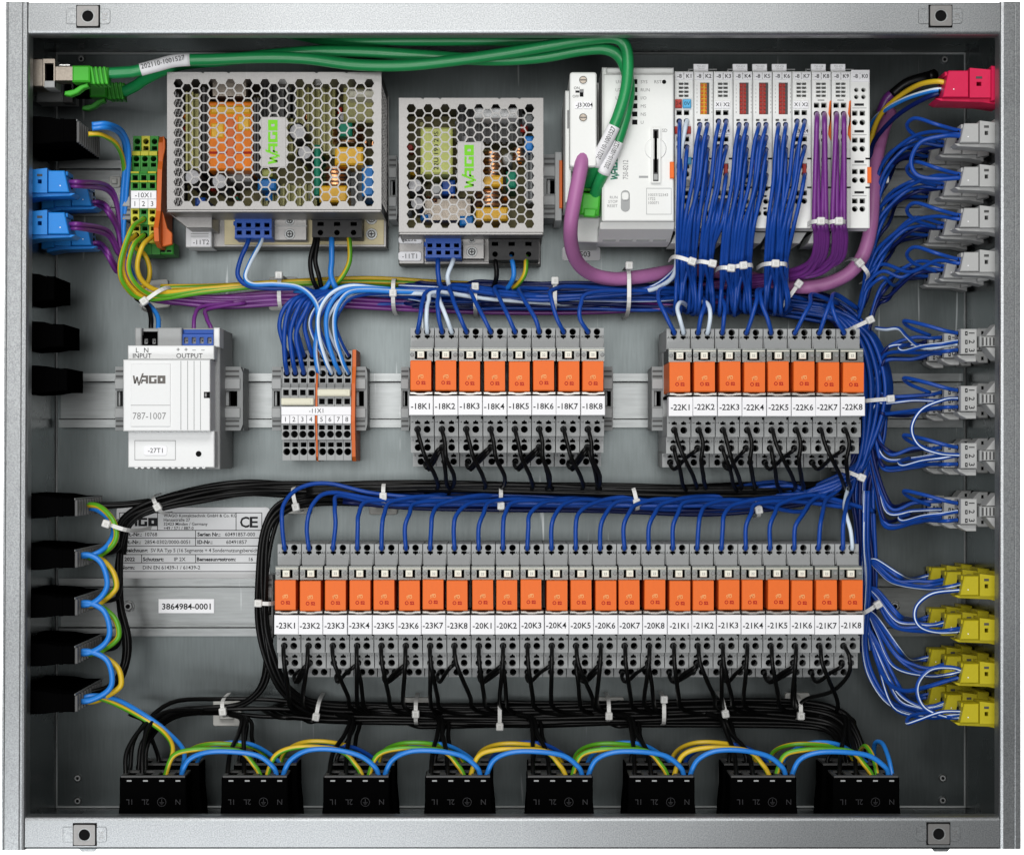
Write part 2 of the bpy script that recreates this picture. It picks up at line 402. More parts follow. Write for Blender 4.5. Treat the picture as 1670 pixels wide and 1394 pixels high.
LF = [(8.5, 1.5, 2), (9.5, 2.5, 0), (12, 5, 0), (13, 6, .5), (14, 7, 0), (36, 30, 0), (37, 31, .5), (38, 32, 0), (41, 35, 0), (44, 38, 1), (46, 40, 3), (47.2, 41.2, 7), (47.2, 41.2, 30), (44, 38, 30), (43, 37, 6), (8.5, 1.5, 6)]
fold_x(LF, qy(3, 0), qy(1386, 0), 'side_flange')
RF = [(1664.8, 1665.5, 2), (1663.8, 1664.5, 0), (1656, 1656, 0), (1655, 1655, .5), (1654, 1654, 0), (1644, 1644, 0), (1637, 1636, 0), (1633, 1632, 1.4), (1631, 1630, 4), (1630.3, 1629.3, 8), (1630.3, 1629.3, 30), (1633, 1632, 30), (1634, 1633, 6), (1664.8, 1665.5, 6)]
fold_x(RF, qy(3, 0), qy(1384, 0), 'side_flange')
# cage nuts
nut0 = None
for px, py in ((144, 27.5), (1533.5, 27), (138.5, 1360), (1530, 1358.5)):
    x, y, _ = q(px, py, 3)
    if True:
        m = MB(); m.box(x - 19.5, y - 18.5, x + 19.5, y + 18.5, 1.6, 2.9, HOLE)
        m.ext(rrect(x - 36, y - 12.5, x - 17, y + 12.5, 3), 2.0, 2.96, FLANGE, 'd', .6)
        m.ext(rrect(x + 17, y - 12.5, x + 36, y + 12.5, 5), 2.0, 2.96, FLANGE, 'd', .6)
        m.lid(rrect(x - 17.5, y - 16.5, x + 17.5, y + 16.5, 2, 2), [circ(x, y, 11, 20)], -2.5, 4.2, COVERM, HOLE, bottoms=False)
        m.text('3/1', x + 27, y, 1.9, 8, COVERM, math.pi / 2)
        o = m.build('cage_nut', cab)
        m = MB(); m.lid(circ(x, y, 12.4, 20), [circ(x, y, 9.4, 20)], -1.5, 40, ZINC, HOLE); m.build('thread', o)
for px in (143, 1535):
    x, y, _ = q(px, 1384, 6); m = MB(); m.ext([(x - 20, y - 6), (x + 20, y - 6), (x + 11, y + 5), (x - 11, y + 5)], 8, 12, FLANGE, 'd', 1); m.build('cage_nut_tab', cab)
# rivets and hex nuts on the back, screw heads outside
for px, py in ((133, 97), (1540, 98), (127, 1268), (127, 1305), (1537, 1268), (1537, 1304)):
    x, y, _ = q(px, py, BK); m = MB(); m.cyl(x, y, 7.5, BK - 4, BK, ZINC, 14, 2.2); m.cyl(x, y, 3, BK - 4.4, BK - 3.9, HOLE, 8); m.build('rivet', cab)
for k, py in enumerate((555, 650, 743, 834)):
    x, y, _ = q(1664, py, 60); m = MB(); m.ext(circ(y, 60, 6, 10), X1, X1 + 7, DGREY, 'x', 2); m.build('screw_head', cab)
x, y, _ = q(8, 108, 60); m = MB(); m.ext(rrect(y - 18, 40, y + 18, 80, 5), X0 - 5, X0, FLANGE, 'x'); m.build('socket_plate', cab)

# ---------------------------------------------------------------- mounting rails
def rail(py0, py1, name, label):
    y0, y1 = qy(py0, 338), qy(py1, 338); xa, xb = X0 + 14, X1 - 14
    p = [(y0, 338), (y0 + 14, 338), (y0 + 16, 340), (y0 + 16, 354), (y1 - 16, 354), (y1 - 16, 340), (y1 - 14, 338), (y1, 338), (y1, 341), (y1 - 12, 341), (y1 - 13, 343), (y1 - 13, 359), (y0 + 13, 359), (y0 + 13, 343), (y0 + 12, 341), (y0, 341)]
    m = MB(); m.ext(p, xa, xb, RAILM, 'x'); r = m.build(name); tag(r, label, 'rail')
    return r
rail(262, 352, 'mounting_rail', 'zinc mounting rail behind the power supplies and the controller')
rail(609, 697, 'mounting_rail', 'zinc mounting rail carrying the shorter relay rows and the white transformer')
rail(943, 1037, 'mounting_rail', 'zinc mounting rail carrying the long relay row and the number sticker')
for px, py, lb in ((210, 988, 'steel hex nut on the lowest rail beside the number sticker'), (1458, 988, 'steel hex nut on the lowest rail near the yellow plugs'), (1458, 316, 'steel hex nut on the upper rail behind the blue wires')):
    x, y, _ = q(px, py, 354); m = MB(); m.ext(circ(x, y, 9, 6, .3), 346, 353.8, ZINC, 'd', 1.5); m.cyl(x, y, 10.5, 351.5, 354, ZINC, 18, .8)
    o = m.build('hex_nut'); tag(o, lb, 'nut'); ORG[o.name]
    m = MB(); m.cyl(x, y, 4, 342, 345.9, HOLE, 10); m.v = m.v; m.build('bolt_end', o)

# ---------------------------------------------------------------- relays
P = 40.1 * f(108)
def y1(py, d): return qy(py, d)
def house(x, y, up=True, w=4.5):
    s = -1 if up else 1
    return [(x - w, y - s * 3), (x - w, y + s * 1.2), (x - w * .5, y + s * 1.4), (x, y + s * 4), (x + w * .5, y + s * 1.4), (x + w, y + s * 1.2), (x + w, y - s * 3)]
RW = P - 0.9
RY = qy(648, 250)
rel = thing('relay_module', 'x', 'relay', (RW / 2, RY, 338), 'orange relays on the mounting rails')
m = MB()
hx = (12.9, 29.0)
D1, D2, D3, DT = 146, 165, 245, 156
yt, yt1 = y1(535, DT), y1(568, DT)
m.lid(rect(0.6, yt, RW, yt1), [circ(x, y1(541, DT), 5.8, 12) for x in hx] + [house(x, y1(549.5, DT), False) for x in hx], DT, 26, LGREY)
m.ext([(yt + 22, DT - .4), (yt1, DT - 9), (yt1 + 4, DT - 9), (yt1 + 4, DT + 4), (yt + 22, DT + 4)], 2, RW - 1.5, LGREY, 'x')
for x, t in ((4.5, 'A1'), (37.2, 'A2')): m.text(t, x, y1(549, DT), DT - .4, 4.0, INK)
ya, yb, yc, ye = y1(677, D1), y1(711, D1), y1(738, D2), y1(760.5, D3)
m.lid(rect(0.6, ya, RW, yb), [circ(x, y1(700, D1), 6.0, 12) for x in hx] + [house(x, y1(688.5, D1)) for x in hx], D1, 30, LGREY)
m.lid(rect(0.6, y1(709, D2), RW, yc), [circ(x, y1(729.5, D2), 6.0, 12) for x in hx] + [house(x, y1(718.5, D2)) for x in hx], D2, 26, LGREY)
m.lid(rect(0.6, y1(734, D3), RW, ye), [circ(x, y1(752.5, D3), 6.0, 12) for x in (14.5, 30.5)] + [house(x, y1(742.5, D3)) for x in (14.5, 30.5)], D3, 26, LGREY)
m.box(0.6, yt + 1, RW, yt1 + 2, DT + 26, 320, LGREY); m.box(0.6, yt1, RW, ya + 2, 232, 320, LGREY)
m.box(0.6, ya, RW, yb - .5, D1 + 30, 330, LGREY); m.box(0.6, y1(709, D2) + .5, RW, yc - .5, D2 + 26, 330, LGREY); m.box(0.6, y1(734, D3) + 1, RW, ye - .5, D3 + 26, 337, LGREY)
m.box(RW - 2.6, ya + 2, RW + .3, ya + 6.5, D1 - .6, D1 + 4, HOLE)
for x, yy, d, t in ((3.8, 688, D1, '14'), (37.8, 688, D1, '14'), (3.8, 718, D2, '11'), (37.8, 718, D2, '11'), (4.2, 742, D3, '12')): m.text(t, x, y1(yy, d), d - .4, 3.4, INK)
m.build('housing', rel)
m = MB(); dh = 118
m.lid(rect(1.2, y1(567, dh), RW - .8, y1(589, dh)), [rect(9.5, y1(572.8, dh), 30, y1(586, dh))], dh, 8, CLEARG)
m.box(1.2, y1(567, dh), RW - .8, y1(589, dh), dh + 8, 232, DGREY)
m.box(1.6, y1(570.2, dh), RW - 1.2, y1(571.6, dh), dh - 1.6, dh, LEDW, .4)
for x in (4.8, 36.2): m.cyl(x, y1(578.5, dh), 3.6, dh - 1.2, dh + 1, MGREY, 12, .8)
m.build('holder', rel)
m = MB(); m.box(14.2, y1(573, 114), 25.8, y1(584, 114), 113, 125, LEDW, .8); m.text('22', 20, y1(578.6, 113), 112.8, 4.2, GINK, 0, 'd', 0.02); m.build('indicator', rel)
m = MB(); do = 104
pr = [(y1(588.5, do), do + 1.5), (y1(589.5, do), do)] + [(y1(636 + 2.2 * math.sin(a), do), do + 7 - 7 * math.cos(a)) for a in (0, .5, 1.0, 1.57)] + [(y1(638.2, do), 228), (y1(588.5, do), 228)]
m.ext(pr, 2.1, 37.0, ORANGE, 'x', 1.0)
m.text('ЯU', 19.5, y1(615.5, do), do - .3, 5.0, PINK, -.15, 'd', 0.02); m.polys([[(17.2, 12.0), (24.5, 11.6), (20, 14.4)]], lambda a, b: (a, y1(600 + b, do), do - .3), PINK)
m.lid(circ(15.2, y1(625, do), 3.2, 14), [circ(15.2, y1(625, do), 1.9, 14)], do - .3, .2, RINK, RINK, bottoms=False)
m.text('S2', 24.2, y1(625, do), do - .3, 5.2, RINK, 0, 'd', 0.05)
m.build('relay', rel)
m = MB(); dc = 109
pr = [(1.0, y1(638.6, dc)), (9, y1(638.6, dc)), (14, y1(640.2, dc)), (25, y1(640.2, dc)), (30, y1(638.6, dc)), (RW - .6, y1(638.6, dc)), (RW - .6, y1(643.2, dc)), (32, y1(643.4, dc)), (24, y1(644.6, dc)), (15, y1(644.6, dc)), (8, y1(643.4, dc)), (1.0, y1(643.2, dc))]
m.ext(pr, dc, 150, SILV, 'd', 1.2); m.box(.6, y1(643, 118), RW, y1(648, 118), 122, 230, BLACK)
m.build('retaining_clip', rel)
MARK0 = MB()
for k in (0,): pass
def marker(o, t, w=RW - .1):
    og = ORG[o.name]; x = og[0] - RW / 2; dy = og[1] - RY; mm = MB()
    mm.box(x, y1(645.6, 107) + dy, x + w, y1(677, 107) + dy, 107, 140, PAPER, .8)
    mm.text(t, x + w / 2 - 1, y1(662.3, 107) + dy, 106.6, 9.8, INK, 0, 'd', 0.012)
    mm.build('marker', o)
def relay_row(n, px0, ddy, names, where):
    first = True
    for k in range(n):
        x = qx(px0, 107) + k * P
        lb = 'orange relay on a grey base with white tag reading ' + names[k] + where
        relays.append((names[k], copy_tree(rel, x, ddy, 0, lb)))
        marker(relays[-1][1], names[k])
        for ch in relays[-1][1].children:
            if ch.name.split('.')[0] == 'relay': ch.location = W(rnd.uniform(-.5, .5), rnd.uniform(-.5, .5), rnd.uniform(-1.5, 1.5)); ch.rotation_euler = (rnd.uniform(-.004, .004), rnd.uniform(-.006, .006), rnd.uniform(-.005, .005))
            elif ch.name.split('.')[0] in ('marker', 'indicator'): ch.location = W(rnd.uniform(-.3, .3), rnd.uniform(-.4, .4), rnd.uniform(-.8, .8)); ch.rotation_euler = (0, rnd.uniform(-.006, .006), 0)
relays = []
ROW2 = (946 - 740) * f(104) - (588.5 - 740) * f(104)
relay_row(8, 667, 0, ['-18K%d' % k for k in range(1, 9)], '')
relay_row(8, 1090.5, 1.5, ['-22K%d' % k for k in range(1, 9)], '')
relay_row(24, 447, ROW2, ['-%dK%d' % (a, k) for a in (23, 20, 21) for k in range(1, 9)], '')
for ch in list(rel.children): bpy.data.objects.remove(ch)
bpy.data.objects.remove(rel)

# ---------------------------------------------------------------- grey end clamps on the rails
def clamp(px, py, w, label, d=240, h=104):
    x, y, _ = q(px, py, d); H = h * f(d) / 2
    t = thing('end_clamp', label, 'end clamp', (x, y, 338), 'grey end clamps on the rails')
    m = MB(); w2 = w * f(d) / 2
    m.lid([(x - w2, y - H), (x + w2 * .8, y - H), (x + w2, y - H * .8), (x + w2, y + H * .8), (x + w2 * .8, y + H), (x - w2, y + H)], [rect(x - w2 * .62, y - H * .24, x + w2 * .55, y + H * .24)], d, 30, MGREY)
    m.box(x - w2 + .5, y - H + 1, x + w2 - 2, y + H - 1, d + 30, 337, MGREY)
    m.box(x - w2 * .5, y - H * .22, x - w2 * .2, y + H * .22, d + 8, d + 30, LGREY)
    m.build('clamp_body', t)
    m = MB()
    for s in (-1, 1):
        for k in (0, 1): m.box(x - w2 * .9, y + s * H * (.70 + .16 * k) - 1.6, x + w2 * .7, y + s * H * (.70 + .16 * k) + 1.6, d - 1, d + 3, DGREY)
    m.build('clamp_foot', t)
    for k, s in enumerate((-1,)):
        m = MB(); m.box(x - w2, y - H * .62, x + w2 * .8, y - H * .30, d - 5, d, LGREY, 1); m.box(x - w2, y + H * .30, x + w2 * .8, y + H * .60, d - 5, d, LGREY, 1); m.build('clamp_rib', t)
for px, py, w, lb in ((376, 650, 40, 'grey end clamp against the white transformer beside the terminal strip'), (196, 650, 16, 'grey end clamp at the outer side of the white transformer'),
                      (452, 650, 17, 'grey end clamp beside terminal number 1 of the -11X1 strip'), (587, 650, 24, 'grey end clamp beside the orange plate of the -11X1 strip'),
                      (661, 650, 14, 'grey end clamp beside relay -18K1'), (992, 650, 16, 'grey end clamp beside relay -18K8'), (1073, 650, 20, 'grey end clamp beside relay -22K1'),
                      (206, 306, 17, 'grey end clamp beside the green terminal strip'), (641, 306, 14, 'grey end clamp between the two perforated power supplies'),
                      (900, 304, 28, 'grey end clamp with an orange neighbour beside the smaller power supply'), (439, 990, 12, 'grey end clamp beside relay -23K1')):
    clamp(px, py, w, lb)

# ---------------------------------------------------------------- white transformer -27T1
t = thing('din_power_supply', 'white rail power supply with INPUT and OUTPUT terminals and tag -27T1', 'power supply', (*q(280, 650, 338)[:2], 338))
m = MB(); xb0, xb1 = qx(208, 125), qx(349, 125)
m.box(qx(222, 165), qy(535, 165), qx(358, 165), qy(765, 165), 170, 330, LGREY, 2)
m.build('rear_case', t)
m = MB(); m.pbox(201, 586.5, 342.5, 703, 105, 175, WHITE, 1.5)
for px in (295, 306, 316.5, 327): m.box(qx(px, 105) - .6, qy(588.5, 105), qx(px, 105) + .6, qy(701, 105), 104.7, 106, LGREY)
for k in range(13): m.box(qx(212 + 10 * k, 105), qy(702.6, 105), qx(217 + 10 * k, 105), qy(704, 105), 106, 112, LGREY)
m.build('front_cover', t)
m = MB(); fr = R(213.5, 593, 278, 695.5, 105)
m.box(*fr, 103.2, 105, WHITE, .6); m.box(fr[0], qy(660.5, 105), fr[2], qy(661.2, 105), 102.9, 103.4, GINK)
logo(m, qx(243.5, 105), qy(619, 105), 102.9, 55, 13.5, DINK)
m.text('787-1007', qx(244, 105), qy(678, 105), 102.9, 11.5, GINK, fit=56)
m.build('name_panel', t)
m = MB(); m.pbox(208.5, 563.5, 349, 586, 125, 180, WHITE, 1.5)
for s, px, py, h in (('L', 224, 571, 8), ('N', 238.5, 571, 8), ('INPUT', 232, 580, 8), ('+', 290.5, 570, 8), ('+', 303.5, 570, 8), ('–', 316.5, 570, 8), ('–', 331, 570, 8), ('OUTPUT', 309, 580, 8)):
    m.text(s, qx(px, 125), qy(py, 125), 124.6, h, INK)
m.build('terminal_ledge', t)
m = MB()
for a, b in ((220, 230.5), (257, 296), (348.5, 358)): m.pbox(a, 534.5, b, 566, 150, 200, WHITE if a > 340 else LGREY, 1.5)
m.build('terminal_wall', t)
def clamp_row(par, x0, y0, x1, y1_, n, d, mat, name='terminal'):
    m = MB(); a, b, c, e = R(x0, y0, x1, y1_, d); w = (c - a) / n; h = e - b
    m.lid(rect(a, b + h * .28, c, e), [rrect(a + w * (k + .22), b + h * .46, a + w * (k + .78), b + h * .84, 1.2, 1) for k in range(n)], d, 14, mat)
    m.box(a, b + h * .28, c, e, d + 14, d + 40, mat); m.box(a, b, c, b + h * .28, d + 8, d + 40, mat, 2)
    for k in range(n): m.cyl(a + w * (k + .5), b + h * .65, w * .1, d + 10, d + 13.9, STEEL, 6)
    m.build(name, par)
clamp_row(t, 231, 540, 257, 565, 2, 160, BLACK); clamp_row(t, 297, 537, 348, 565, 4, 160, DBLUEC)
m = MB(); m.pbox(209, 703, 349.5, 762, 128, 185, WHITE, 1.5)
m.lid(rect(*R(219.5, 718, 286.5, 750, 128)), [rect(*R(220.3, 718.8, 285.7, 749.2, 128))], 127.4, .5, GINK, bottoms=False)
for k in range(12): m.cyl(qx(222 + 10 * k, 128), qy(761, 128), 3.4, 129, 184, WHITE, 8)
m.build('lower_cover', t)
m = MB(); m.ext(rrect(*R(234.5, 726.5, 272.5, 742.5, 127), 4), 126.4, 127.8, PAPER, 'd', .3); m.text('-27T1', qx(253.5, 127), qy(734.3, 127), 126.2, 8, INK); m.build('tag', t)
m = MB(); m.lid(circ(qx(324, 128), qy(740, 128), 6.6, 14), [circ(qx(324, 128), qy(740, 128), 5, 14)], 127.2, .5, WHITE, HOLE); m.build('adjusting_screw', t)
m = MB(); m.pbox(332.5, 639, 342.2, 649, 104.4, 120, HOLE); m.pbox(334, 641, 337, 647, 103.8, 110, GINK); m.build('latch', t)

# ---------------------------------------------------------------- terminal strip -11X1
PT = 13.75 * f(205)
def terminal(x, dx, label, no):
    t = thing('terminal_block', label, 'terminal block', (x + PT / 2, qy(660, 338), 338), 'grey terminal blocks of the -11X1 strip')
    m = MB(); w = PT - .5; c = x + PT / 2; r = 6.0
    sq = lambda py, d, h=4.0, ww=5.0: rect(c - ww, qy(py, d) - h, c + ww, qy(py, d) + h)
    A, B, Cc = 238, 226, 213
    m.lid(rect(x, qy(572, A), x + w, qy(601, A)), [circ(c, qy(581, A), r, 12), sq(593, A)], A, 24, LGREY)
    m.lid(rect(x, qy(600, B), x + w, qy(633, B)), [circ(c, qy(609, B), r, 12), sq(620.5, B)], B, 24, LGREY)
    m.box(x, qy(626, B), x + w, qy(633, B), B - 4, B, MGREY, 1)
    m.lid(rect(x, qy(632, Cc), x + w, qy(664, Cc)), [sq(640, Cc, 5), sq(654.5, Cc, 5)], Cc, 20, LGREY)
    m.lid(rect(x, qy(690, Cc), x + w, qy(717, Cc)), [sq(697, Cc), circ(c, qy(708, Cc), 6.3, 14)], Cc, 24, LGREY)
    m.lid(rect(x, qy(717.6, B), x + w, qy(750.5, B)), [sq(725, B), circ(c, qy(736.5, B), 6.3, 14)], B, 24, LGREY)
    m.box(x, qy(575, A), x + w, qy(632, B), 262, 337, LGREY); m.box(x, qy(632, Cc), x + w, qy(748, B), 250, 337, LGREY)
    m.build('terminal_body', t)
    return t
xs = [qx(459.5, 213) + k * PT + (4 if k > 3 else 0) for k in range(8)]
for k in range(8): terminal(xs[k], 0, 'grey -11X1 terminal block, %s counted from the end with the lower jumper bar' % ('first', 'second', 'third', 'fourth', 'fifth', 'sixth', 'seventh', 'eighth')[k], k + 1)
def sep(x, w, label, y0p, y1p, bulge=0):
    y0, y1_ = qy(y0p, 232), qy(y1p, 226)
    m = MB(); m.ext([(y0, 236), (y0 + 30, 232), (y0 + 60, 214), (y1_ - 70, 205), (y1_ - 8, 222), (y1_, 236), (y1_, 336), (y0, 336)], x, x + w, OPLATE, 'x', .6)
    return tag(m.build('end_plate'), label, 'end plate')
sep(xs[4] - 3.6, 3.2, 'thin orange divider plate between terminals 4 and 5', 570, 752)
sep(xs[7] + PT + .2, 6.5, 'thick orange end plate beside terminal number 8', 570, 752)
m = MB(); a, b = xs[0], xs[7] + PT
m.box(a, qy(663, 205), b, qy(677, 205), 205, 212.8, PAPER, .5); m.text('-11X1', (a + b) / 2, qy(669.6, 205), 204.7, 7.6, INK)
for k in range(8):
    m.box(xs[k] + .4, qy(677.4, 205), xs[k] + PT - .4, qy(690.5, 205), 205, 212.8, PAPER, .4); m.text(str(k + 1), xs[k] + PT / 2, qy(683.6, 205), 204.7, 8.2, INK)
tag(m.build('marker_strip'), 'white marker strip printed -11X1 with numbers 1 to 8', 'marker strip')
for x0, x1, ya, yb, lb in ((xs[0], xs[3] + PT - 2, 649, 660.5, 'cream jumper bar in the lower slots, just above the white marker strip'), (xs[4] + .5, xs[7] + PT - 1, 634.5, 646, 'cream jumper bar in the upper slots, between the two orange plates')):
    m = MB(); m.ext(rrect(x0, qy(ya, 200), x1, qy(yb, 200), 2), 200, 216, CREAM, 'd', 1.5); m.ext(rrect(x0 + 5, qy(ya + 2.5, 200), x1 - 5, qy(yb - 2.5, 200), 1), 199.2, 200.5, CREAM, 'd', .4); tag(m.build('jumper_bar'), lb, 'jumper')

# ---------------------------------------------------------------- green and yellow terminals -10X1
PG = 14.0 * f(225); xg = qx(213.5, 225)
for k in range(3):
    x = xg + k * PG; c = x + PG / 2; w = PG - .6
    body, edge = (GREENP, YELLP)
    t = thing('earth_terminal', ('green earth terminal at the outer end of the -10X1 strip', 'middle earth terminal of the -10X1 strip with a yellow head', 'green earth terminal beside the orange end plate')[k], 'terminal block', (c, qy(315, 338), 338), 'earth terminals of the -10X1 strip')
    m = MB(); sq = lambda py, d, h=3.6, ww=4.6: rect(c - ww, qy(py, d) - h, c + ww, qy(py, d) + h)
    A, B, Cc = 246, 236, 225; top = YELLP if k == 1 else GREENP; low = GREENP if k == 1 else YELLP
    m.lid(rect(x, qy(222, A), x + w, qy(247, A)), [circ(c, qy(231, A), 5.2, 12), sq(242, A)], A, 24, top)
    m.lid(rect(x, qy(247, B), x + w, qy(281, B)), [circ(c, qy(259, B), 5.2, 12), sq(269, B)], B, 24, GREENP)
    m.lid(rect(x, qy(281, Cc), x + w, qy(311, Cc)), [sq(290, Cc, 4.6), sq(303, Cc, 4.6)], Cc, 20, GREENP)
    m.box(x, qy(247, B), x + w, qy(254, B), B - 2, B, YELLP, .6)
    m.box(x, qy(280, Cc), x + w, qy(283, Cc), Cc - 3, Cc, YELLP if k != 1 else GREENP, .8); m.box(x, qy(295, Cc), x + w, qy(297.5, Cc), Cc - 3, Cc, YELLP, .8)
    m.lid(rect(x, qy(340, Cc), x + w, qy(366.5, Cc)), [sq(346, Cc), circ(c, qy(357.5, Cc), 5.2, 12)], Cc, 24, low)
    m.lid(rect(x, qy(366.8, B), x + w, qy(396, B)), [sq(373, B), circ(c, qy(384, B), 5.2, 12)], B, 24, low)
    m.box(x, qy(225, A), x + w, qy(281, B), 271, 337, GREENP); m.box(x, qy(281, Cc), x + w, qy(414, 250), 262, 337, GREENP)
    m.build('terminal_body', t)
m = MB(); m.pbox(213.5, 311, 255, 324.5, 216, 224.8, PAPER, .5); m.text('-10X1', qx(233.5, 216), qy(318.3, 216), 215.7, 8.6, INK)
for k in range(3): m.pbox(213.5 + 14 * k, 325, 227 + 14 * k, 339.5, 216, 224.8, PAPER, .5); m.text(str(k + 1), qx(220 + 14 * k, 216), qy(332.3, 216), 215.7, 8.6, INK)
tag(m.build('marker_strip'), 'white marker strip printed -10X1 with numbers 1 to 3', 'marker strip')
m = MB(); ya, yb = qy(222, 240), qy(404, 226)
m.ext([(ya, 250), (ya + 12, 238), (ya + 45, 236), (ya + 60, 228), (qy(345, 220), 214), (qy(375, 220), 190), (yb - 8, 196), (yb, 225), (yb, 336), (ya, 336)], xg + 3 * PG + .5, xg + 3 * PG + 9, OPLATE, 'x', .8)
m.ext([(xg + 3 * PG + 9, qy(345, 225)), (xg + 3 * PG + 18, qy(372, 225)), (qx(280, 225), qy(380, 225)), (qx(280, 225), qy(398, 225)), (xg + 3 * PG + 9, qy(402, 225))], 228, 240, OPLATE, 'd', 1)
m.ext([(xg + 3 * PG + 9, qy(222, 232)), (qx(269, 232), qy(228, 232)), (qx(269, 232), qy(242, 232)), (xg + 3 * PG + 9, qy(262, 232))], 234, 240, OPLATE, 'd', 1)
tag(m.build('end_plate'), 'orange end plate beside the green and yellow terminals', 'end plate')
m = MB(); m.pbox(238, 396, 283, 415, 268, 330, GREENP, 2)
for k in range(4): m.pbox(242 + 10 * k, 408, 249 + 10 * k, 411, 266.5, 269, HOLE)
tag(m.build('green_base'), 'dark green foot piece under the green earth terminals', 'base')

# ---------------------------------------------------------------- type plate and stickers on the back
t = thing('type_plate', 'silver type plate with company address, serial number and CE mark', 'type plate', (*q(318, 886, 358)[:2], 359))
m = MB(); a, b, c, e = R(190, 827, 440, 944, 357); m.ext(rrect(a, b, c, e, 6), 357, 359.8, STICK, 'd', .4)
d = 356.7; X = lambda p: qx(p, 357); Y = lambda p: qy(p, 357)
def hl(x0, x1, y): m.box(X(x0), Y(y) - .6, X(x1), Y(y) + .6, 356.6, 357, INK)
def vl(x, y0, y1_): m.box(X(x) - .6, Y(y0), X(x) + .6, Y(y1_), 356.6, 357, INK)
for y in (836, 864.5, 877, 890, 904, 917.5, 931.5): hl(195, 427, y)
vl(195, 836, 931.5); vl(427, 836, 931.5); vl(257, 836, 864.5); vl(385, 836, 864.5); vl(319, 864.5, 890); vl(231, 904, 917.5); vl(319, 904, 917.5)
logo(m, X(226), Y(851), d, 68, 15, INK)
for k, s in enumerate(('WAGO Kontakttechnik GmbH & Co. KG', 'Hansastraße 27', '32423 Minden / Germany', '+49 / 571 / 887-0')): m.text(s, X(267), Y(840.5 + 6.8 * k), d, 5.4, INK, align='l', bold=.012)
m.text('C', X(399), Y(851), d, 19, INK, bold=.02, fit=17); m.text('E', X(414), Y(851), d, 19, INK, bold=.02, fit=15)
for s, x, y, bo in (('Fert.-Nr.:', 199, 871, .02), ('10768', 237, 871, 0), ('Serien Nr.:', 322, 871, .02), ('60491857-000', 367, 871, 0), ('Art.-Nr.:', 199, 883.5, .02), ('2854-0302/0000-0051', 236, 883.5, 0), ('ID-Nr.:', 322, 883.5, .02), ('60491857', 369, 883.5, 0),
                    ('Bezeichnung:', 197, 897, .02), ('SV RA Typ 5 (16 Segmente + 4 Sondernutzungsbereich)', 246, 897, 0), ('2022', 203, 911.5, .02), ('Schutzart:', 233, 911.5, .02), ('IP 2X', 284, 911.5, 0), ('Bemessungsstrom:', 321, 911.5, .02), ('16', 406, 911.5, 0),
                    ('Norm:', 197, 925, .02), ('DIN EN 61439-1 / 61439-2', 233, 925, 0)):
    m.text(s, X(x), Y(y), d, 6.6, INK, align='l', bold=bo * 1.2 + .008, fit=196 if s.startswith('SV') else None)
m.build('printed_sheet', t)
m = MB(); m.pbox(258.5, 976.5, 349, 999.5, 352.5, 353.9, PAPER, .3); m.text('3864984-0001', qx(304, 352.5), qy(988.5, 352.5), 352.2, 10.5, INK, bold=.02, fit=88)
tag(m.build('sticker'), 'white sticker printed 3864984-0001 on the lowest rail', 'sticker')
m = MB(); m.ext(rrect(*R(917, 403, 979, 425, 358), 4), 358.4, 359.8, PAPER, 'd', .3); m.text('-13503', qx(946, 358), qy(414.5, 358), 358.1, 9.5, INK, bold=.01)
tag(m.build('sticker'), 'pale sticker printed 3503 partly behind the mauve cable', 'sticker')
